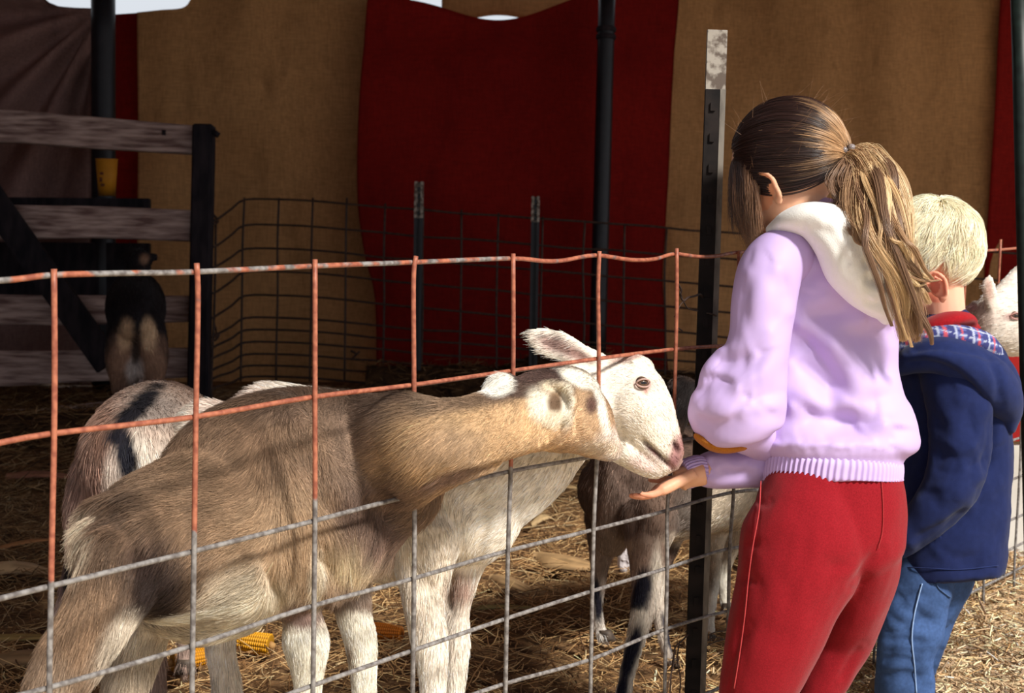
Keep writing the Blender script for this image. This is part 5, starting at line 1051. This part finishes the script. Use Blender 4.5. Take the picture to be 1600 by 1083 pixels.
pc = [([(1330, 243, 2.612), (1356, 236, 2.60), (1386, 262, 2.57), (1402, 315, 2.55), (1412, 370, 2.54), (1425, 420, 2.54), (1446, 452, 2.55)], 7, g1),
      ([(1330, 243, 2.612), (1352, 242, 2.595), (1376, 275, 2.56), (1390, 330, 2.53), (1402, 390, 2.51), (1420, 440, 2.51), (1440, 480, 2.53)], 8, g2),
      ([(1330, 245, 2.61), (1350, 250, 2.59), (1366, 290, 2.55), (1374, 345, 2.50), (1392, 400, 2.49), (1410, 460, 2.50), (1428, 520, 2.52)], 8, g3),
      ([(1330, 246, 2.61), (1344, 262, 2.585), (1350, 300, 2.55), (1352, 340, 2.50), (1372, 385, 2.48), (1398, 440, 2.49), (1412, 500, 2.51)], 7, g2),
      ([(1328, 248, 2.61), (1336, 270, 2.585), (1334, 300, 2.55), (1340, 340, 2.51), (1362, 372, 2.49), (1386, 398, 2.49)], 7, g3),
      ([(1328, 248, 2.60), (1326, 275, 2.57), (1318, 300, 2.55), (1322, 330, 2.53), (1344, 362, 2.50)], 6, g4),
      ([(1326, 250, 2.60), (1314, 268, 2.58), (1304, 292, 2.57), (1312, 318, 2.56), (1326, 336, 2.54)], 6, g4),
      ([(1332, 240, 2.615), (1362, 232, 2.61), (1396, 270, 2.58), (1412, 330, 2.56), (1418, 385, 2.55), (1436, 430, 2.55), (1452, 470, 2.57)], 6, g2),
      ([(1330, 243, 2.612), (1358, 244, 2.59), (1384, 290, 2.55), (1396, 360, 2.52), (1408, 420, 2.52), (1412, 480, 2.52), (1408, 528, 2.53)], 7, g2),
      ([(1330, 243, 2.612), (1354, 248, 2.59), (1380, 300, 2.54), (1384, 360, 2.50), (1404, 410, 2.50), (1434, 440, 2.51), (1450, 440, 2.53)], 5, g1),
      ([(1330, 243, 2.612), (1350, 255, 2.59), (1372, 320, 2.53), (1398, 380, 2.49), (1422, 400, 2.49), (1440, 430, 2.51)], 4, g1),
      ([(1330, 243, 2.612), (1360, 240, 2.59), (1392, 300, 2.55), (1404, 370, 2.52), (1416, 450, 2.52), (1432, 510, 2.53), (1436, 535, 2.54)], 7, g3),
      ([(1345, 262, 2.58), (1338, 310, 2.53), (1336, 350, 2.505), (1348, 375, 2.495), (1366, 382, 2.49)], 2, g3)]
rq = np.random.default_rng(77); pc = [(a, b*1.5, c) for a, b, c in pc]
for k in range(16):                     # loose curls among the long ones
    b_ = pc[rq.integers(0, 12)][0]; dx_ = rq.normal(0, 9); pc.append(([(x_+dx_*min(i, 3)/3+rq.normal(0, 4)*(i > 1), y_+rq.normal(0, 5)*(i > 1), z_-.012*(i > 1)) for i, (x_, y_, z_) in enumerate(b_)], rq.uniform(2, 4), [g1, g2, g3, g4][rq.integers(0, 4)]))
pp, pcn = pony(pc, 300, 6)
strands('ponytail', pp, np.full(len(pp), .00048), pcn, M_hair, hair, 'wavy dark-blond ponytail')
tp = [TIE+RT*.0*0+ (UP*math.cos(a)*.014+np.cross(tdir, UP)*math.sin(a)*.012)+tdir*.004 for a in np.linspace(0, 2*math.pi, 17)]
a, b = wtube(tp, .0045, 8, 2); mesh_obj('hair_tie', a, b, mat_noise('dark_elastic', S(24, 20, 22), S(44, 38, 40), 50, .3, .5), hair)
for k in (0, 1):
    V, F_ = ell(TIE+UP*(.011-.004*k)-FW*.014+RT*(.002-.012*k), [RT*.0058, UP*.0058, FW*.0058], 14, 10); mesh_obj('bead', V, F_, mat_noise('clear_bead', S(120, 110, 110), S(160, 150, 150), 60, .1, .6), hair)

# ---- the boy
boy = empty('person', g0(1470, 900, 3.16), 'small blond boy in a navy hooded jacket and jeans beside the girl', 'person')
BC = P(1458, 384, 3.16); bf_, bu = head_frame((-.93, .36, .10), (-.36, -.93, 0)); bs = np.cross(bf_, bu); bs = bs if bs@FW < 0 else -bs
bb = [ell(BC, [bf_*.086, bu*.084, bs*.072], 26, 18), ell(BC+bf_*.036-bu*.045, [bf_*.056, bu*.062, bs*.056], 20, 14), ell(BC+bf_*.058-bu*.086, [bf_*.034, bu*.024, bs*.033], 14, 10),
      wtube([BC+bf_*.084-bu*.022, BC+bf_*.096-bu*.038, BC+bf_*.100-bu*.048], [.007, .009, .010], 10, 3)]
for k in (-1, 1): bb.append(ell(BC+bf_*.074-bu*.048+bs*.028*k, [bf_*.022, bu*.024, bs*.022], 12, 10))
bb.append(wtube([BC+bf_*.086-bu*.070-bs*.014, BC+bf_*.090-bu*.068, BC+bf_*.086-bu*.070+bs*.014], [.004, .005, .004], 8, 3))
for k in (-1, 1):
    ec = (P(1464, 447, 3.085) if k > 0 else BC-bu*.05-bs*.072); e1, e2 = bu*.027+bf_*.002, -bf_*.017+bs*.006*k
    rim = [ec+e1*math.cos(a)+e2*math.sin(a)*(1.0 if math.cos(a) > 0 else .8)+bs*k*.006 for a in np.linspace(-.4*math.pi, 1.1*math.pi, 10)]
    bb += [wtube(rim, [.0045]*10, 8, 2), ell(ec-bu*.002-bs*k*.004, [e1*.9, e2*.9, bs*.007], 12, 8), ell(ec-bu*.026, [bu*.009, bf_*.007, bs*.006], 8, 6)]
bb += [tube([(1468, 430, 3.16, 36, .042), (1474, 475, 3.165, 33, .04), (1476, 520, 3.17, 34, .04)], 16, 4), tube([(1482, 560, 3.17, 56, .05), (1488, 640, 3.17, 64, .07), (1488, 770, 3.18, 56, .06), (1474, 850, 3.19, 46, .045)], 18, 4),
       tube([(1490, 570, 3.09, 28, .03), (1500, 660, 3.07, 27, .03), (1488, 740, 3.06, 24, .026), (1448, 810, 3.07, 19, .021), (1418, 842, 3.08, 13, .015), (1409, 850, 3.08, 12, .014)], 12, 4),
       tube([(1440, 570, 3.26, 28, .03), (1420, 660, 3.28, 26, .03), (1400, 740, 3.26, 22, .024), (1375, 790, 3.24, 16, .018)], 12, 4),
       tube([(1458, 880, 3.18, 34, .036), (1436, 970, 3.135, 30, .034), (1420, 1040, 3.13, 24, .03), (1414, 1083, 3.14, 24, .03)], 14, 4), tube([(1476, 880, 3.24, 32, .034), (1450, 970, 3.26, 26, .032), (1424, 1030, 3.27, 26, .03), (1412, 1060, 3.27, 22, .028)], 14, 4)]
bb += hand(P(np.array(1408.), np.array(852.), np.array(3.08)), cvec(-.8, .35, -.1), cvec(-.3, -1, 0), cvec(0, .2, -1), .078, .3, (.15, .35, .3), 1)
v, f = union(bb, .0036, 3); x, y, z = px(v); d = v-BC; df, du = d@bf_/.086, d@bu/.084
c = np.tile(S(236, 184, 156), (len(v), 1)); c[(du > -.35-.35*np.clip(-df, 0, 1)) & (df < .6) & (y < 470) & ~(np.hypot((x-1464)/19, (y-447)/27) < 1)] = S(206, 180, 134)
c[np.hypot((x-1463)/19, (y-447)/26) < 1] = S(236, 160, 132); c[np.hypot((x-1461)/8, (y-446)/13) < 1] = S(206, 110, 88)
mesh_obj('body', v, f, M_skin, boy, col=c)
for k in (-1, 1):
    ec = BC+bf_*.084-bu*.022+bs*.025*k; V, F_ = ell(ec, [bf_*.009, bu*.0075, bs*.011], 14, 10); C = np.tile(S(230, 226, 220), (len(V), 1)); C[np.linalg.norm(V-(ec+bf_*.009), axis=1) < .006] = S(70, 84, 104)
    mesh_obj('eye', V, F_, M_eye, boy, col=C)
# hair falls from a whorl near the crown
r = np.random.default_rng(9); q = r.normal(size=(42000, 3)); q /= np.linalg.norm(q, axis=1)[:, None]; a_, b_, c_ = q.T
q = q[(b_ > -.42-.42*np.clip(-a_, 0, 1)+.25*np.clip(a_, 0, 1)) & (a_ < .72)][:11000]; n = len(q); whl = np.array([-.45, .86, .22]); whl /= np.linalg.norm(whl)
fl_ = q-(q@whl)[:, None]*whl; tang = (q@whl)[:, None]*q-whl; tang = -(whl-(q@whl)[:, None]*q); tang /= np.maximum(np.linalg.norm(tang, axis=1), 1e-3)[:, None]
sw = np.cross(q, tang); cl_ = np.stack([vnoise(q, 5, 1), vnoise(q, 5, 2)], 1); tang = tang+sw*(.35+1.0*cl_[:, :1]+.5*vnoise(q, 11, 21)[:, None]); K_ = 7; t = np.linspace(0, 1, K_); L_ = r.uniform(.35, .62, n)
pq = q[:, None]+tang[:, None]*(t[None]*L_[:, None])[..., None]; pq /= np.linalg.norm(pq, axis=2)[..., None]
lift = 1.03+.08*r.random(n)[:, None]+.10*np.sin(t*2.4)[None]*(.6+.5*cl_[:, 1:]); pq *= lift[..., None]
# keep the ends above the hairline
pos = BC+pq[..., 0:1]*bf_*.086+pq[..., 1:2]*bu*.084+pq[..., 2:3]*bs*.072
X, Y, Z = px(pos.reshape(-1, 3)); X = X.reshape(n, K_); Y = Y.reshape(n, K_); bad = ((np.hypot((X-1463)/19, (Y-450)/25) < 1).any(1)) | ((Y > 468-.5*np.clip(1500-X, 0, 99)*0).any(1) & (X.max(1) < 1500))
pos = pos[~bad]; qq = q[~bad]; bc_ = np.tile(S(248, 236, 204), (len(pos), 1))*np.exp(r.normal(0, .16, len(pos))+.22*vnoise(qq, 9, 4)-.25*(qq[:, 0] > .3))[:, None]; bc_[:, 3] = 1
strands('hair', pos, np.full(len(pos), .0006), np.clip(bc_, 0, .95), M_hair, boy, 'pale blond hair')
NAVY = S(29, 38, 78)
BJ = [tube([(1478, 524, 3.17, 50, .06), (1484, 560, 3.17, 84, .085), (1490, 620, 3.17, 88, .098), (1492, 700, 3.17, 86, .10), (1490, 780, 3.17, 87, .10), (1486, 850, 3.17, 84, .104), (1482, 890, 3.17, 82, .102), (1482, 897, 3.17, 78, .098)], 34, 5, up=(1, -.04), ex=2.4, cap=(1, .1)),
      tube([(1478, 560, 3.10, 46, .05), (1492, 600, 3.075, 50, .055), (1502, 660, 3.06, 50, .054), (1500, 715, 3.05, 48, .052), (1484, 765, 3.05, 44, .048), (1454, 806, 3.055, 36, .04), (1430, 832, 3.065, 29, .034), (1417, 845, 3.07, 25, .03), (1408, 852, 3.075, 22, .026)], 24, 5),
      tube([(1430, 570, 3.26, 40, .05), (1414, 650, 3.28, 42, .05), (1400, 730, 3.26, 38, .044), (1380, 780, 3.25, 28, .034)], 16, 4)]
v, f = union(BJ, .005, 4)
v = fold(v, f, [([(1545, 640), (1548, 700), (1540, 750)], 12, .010), ([(1500, 620), (1520, 660), (1528, 700)], 13, .010), ([(1420, 590), (1434, 640), (1430, 690)], 18, .010), ([(1440, 700), (1470, 712), (1510, 718), (1540, 706)], 13, .010), ([(1450, 735), (1480, 740), (1510, 732)], 10, .008), ([(1430, 780), (1452, 770), (1480, 778)], 10, .007),
                ([(1420, 850), (1450, 836), (1490, 816), (1520, 790)], 10, .010), ([(1432, 640), (1462, 660), (1480, 690)], 15, .007), ([(1550, 800), (1556, 850), (1540, 880)], 16, .006), ([(1465, 862), (1500, 872), (1548, 868)], 10, .004), ([(1560, 700), (1566, 760)], 10, .005)], True)
nn = normals(v, f); v = v+nn*(vnoise(v, 24, 91)*.0028+vnoise(v, 60, 92)*.001)[:, None]
bj = mesh_obj('jacket', v, f, M_cord, boy, col=NAVY)
seam(v, f, [(1408, 886), (1450, 888), (1500, 890), (1560, 884)], .0012, 'hem_stitching', M_cord, bj, S(34, 46, 92))
HB = [tube([(1404, 574, 3.10, 14, .03), (1430, 560, 3.075, 24, .045), (1470, 556, 3.06, 32, .06), (1520, 582, 3.065, 42, .062), (1556, 612, 3.09, 38, .055), (1572, 640, 3.11, 26, .04), (1574, 664, 3.12, 14, .03)], 24, 5),
      tube([(1420, 540, 3.12, 14, .03), (1470, 538, 3.09, 16, .04), (1516, 546, 3.10, 17, .042), (1552, 566, 3.12, 20, .045), (1576, 598, 3.14, 17, .04), (1580, 642, 3.15, 12, .04)], 18, 4)]
v, f = union(HB, .0046, 5); v = fold(v, f, [([(1410, 570), (1450, 568), (1500, 590), (1540, 640)], 10, .008), ([(1420, 548), (1470, 542), (1530, 552), (1560, 560)], 8, .006), ([(1545, 560), (1560, 590), (1562, 630)], 9, .006), ([(1450, 590), (1500, 606), (1530, 640)], 12, .005)])
hd_ = mesh_obj('hood', v, f, M_cord, bj, col=S(33, 43, 86), label='navy hood lying on the back')
v, f = union([tube([(1408, 544, 3.10, 8, .02), (1440, 530, 3.085, 16, .03), (1475, 526, 3.075, 19, .036), (1510, 530, 3.08, 21, .038), (1538, 540, 3.10, 20, .036), (1554, 556, 3.13, 12, .03)], 18, 5)], .0036, 4)
x, y, z = px(v); u = (v-P(1475, 513, 3.08))@RT*1000; w_ = (v-P(1475, 513, 3.08))@UP*1000+.25*u; cc = np.tile(S(92, 100, 158), (len(v), 1))
cc[(np.mod(u, 32) < 12)] = S(62, 66, 120); cc[(np.mod(w_+3, 15) < 5)] = S(60, 64, 116); cc[np.mod(u+9, 32) < 4] = S(190, 84, 96); cc[np.mod(w_+8, 15) < 2.2] = S(176, 184, 206); cc[np.mod(u+20, 32) < 3.5] = S(172, 180, 204)
mesh_obj('hood_lining', v, f, M_cord, hd_, col=cc, label='blue, red and white plaid lining')
v, f = union([tube([(1440, 518, 3.12, 14, .03), (1460, 508, 3.105, 15, .04), (1480, 502, 3.11, 15, .045), (1496, 500, 3.14, 13, .04), (1500, 504, 3.18, 12, .035)], 16, 4), tube([(1476, 494, 3.165, 38, .048), (1482, 524, 3.165, 52, .056)], 22, 4, up=(1, -.25), cap=(0, 0))], .004, 3)
mesh_obj('shirt_collar', v, f, M_knit, boy, col=S(150, 26, 34), label='red turtleneck collar')
BT = [tube([(1470, 850, 3.19, 62, .07), (1462, 900, 3.19, 58, .07), (1448, 940, 3.19, 52, .06)], 24, 4, up=(1, -.15)), tube([(1450, 875, 3.15, 46, .05), (1438, 935, 3.13, 48, .052), (1424, 985, 3.12, 51, .052), (1414, 1030, 3.12, 45, .05), (1414, 1070, 3.13, 48, .05), (1414, 1092, 3.14, 46, .05)], 24, 5, cap=(.2, 1)),
      tube([(1484, 890, 3.24, 44, .06), (1462, 940, 3.25, 40, .055), (1440, 1000, 3.26, 38, .05), (1424, 1050, 3.27, 36, .05), (1420, 1068, 3.27, 36, .05)], 20, 4, cap=(.2, 1))]
v, f = union(BT, .0046, 9)
v = fold(v, f, [([(1384, 965), (1420, 975), (1470, 955)], 9, .008), ([(1372, 1005), (1410, 1000), (1460, 1010)], 9, .009), ([(1366, 1035), (1400, 1030), (1450, 1040)], 8, .008), ([(1380, 940), (1420, 930), (1470, 935)], 10, .006), ([(1368, 1060), (1410, 1054), (1456, 1064)], 8, .008), ([(1372, 985), (1400, 988), (1430, 982)], 6, .005), ([(1420, 940), (1450, 968), (1476, 972)], 8, .006), ([(1375, 1020), (1410, 1018), (1455, 1026)], 6, .005)], True)
nn = normals(v, f); v = v+nn*(vnoise(v, 34, 95)*.002)[:, None]; cD = np.tile(S(60, 84, 128), (len(v), 1))*(1+.22*vnoise(v, 20, 96)+.2*vnoise(v*np.array([1, 1, .4]), 60, 97))[:, None]; cD[:, 3] = 1
bt = mesh_obj('jeans', v, f, M_denim, boy, col=cD)
seam(v, f, [(1441, 912), (1436, 930), (1428, 965), (1425, 1000), (1429, 1040), (1432, 1083)], .0014, 'side_seam', M_denim, bt, S(140, 166, 206))
seam(v, f, [(1462, 902), (1466, 918), (1480, 930), (1486, 934)], .0012, 'pocket_edge', M_denim, bt, S(70, 92, 130))
for (x_, y_, z_) in ((1414, 1092, 3.14), (1420, 1068, 3.27)):
    b = P(x_, y_, z_); b[2] = 0; sh = union([ell(b+np.array([0, 0, .032]), [np.array([.032, 0, 0]), np.array([0, .034, 0]), np.array([0, 0, .03])], 16, 12), ell(b+np.array([-.025, .045, .02]), [np.array([-.02, .04, 0]), np.array([.022, .012, 0]), np.array([0, 0, .02])], 16, 12)], .005, 3)
    mesh_obj('shoe', sh[0], sh[1], M_shoe, boy)
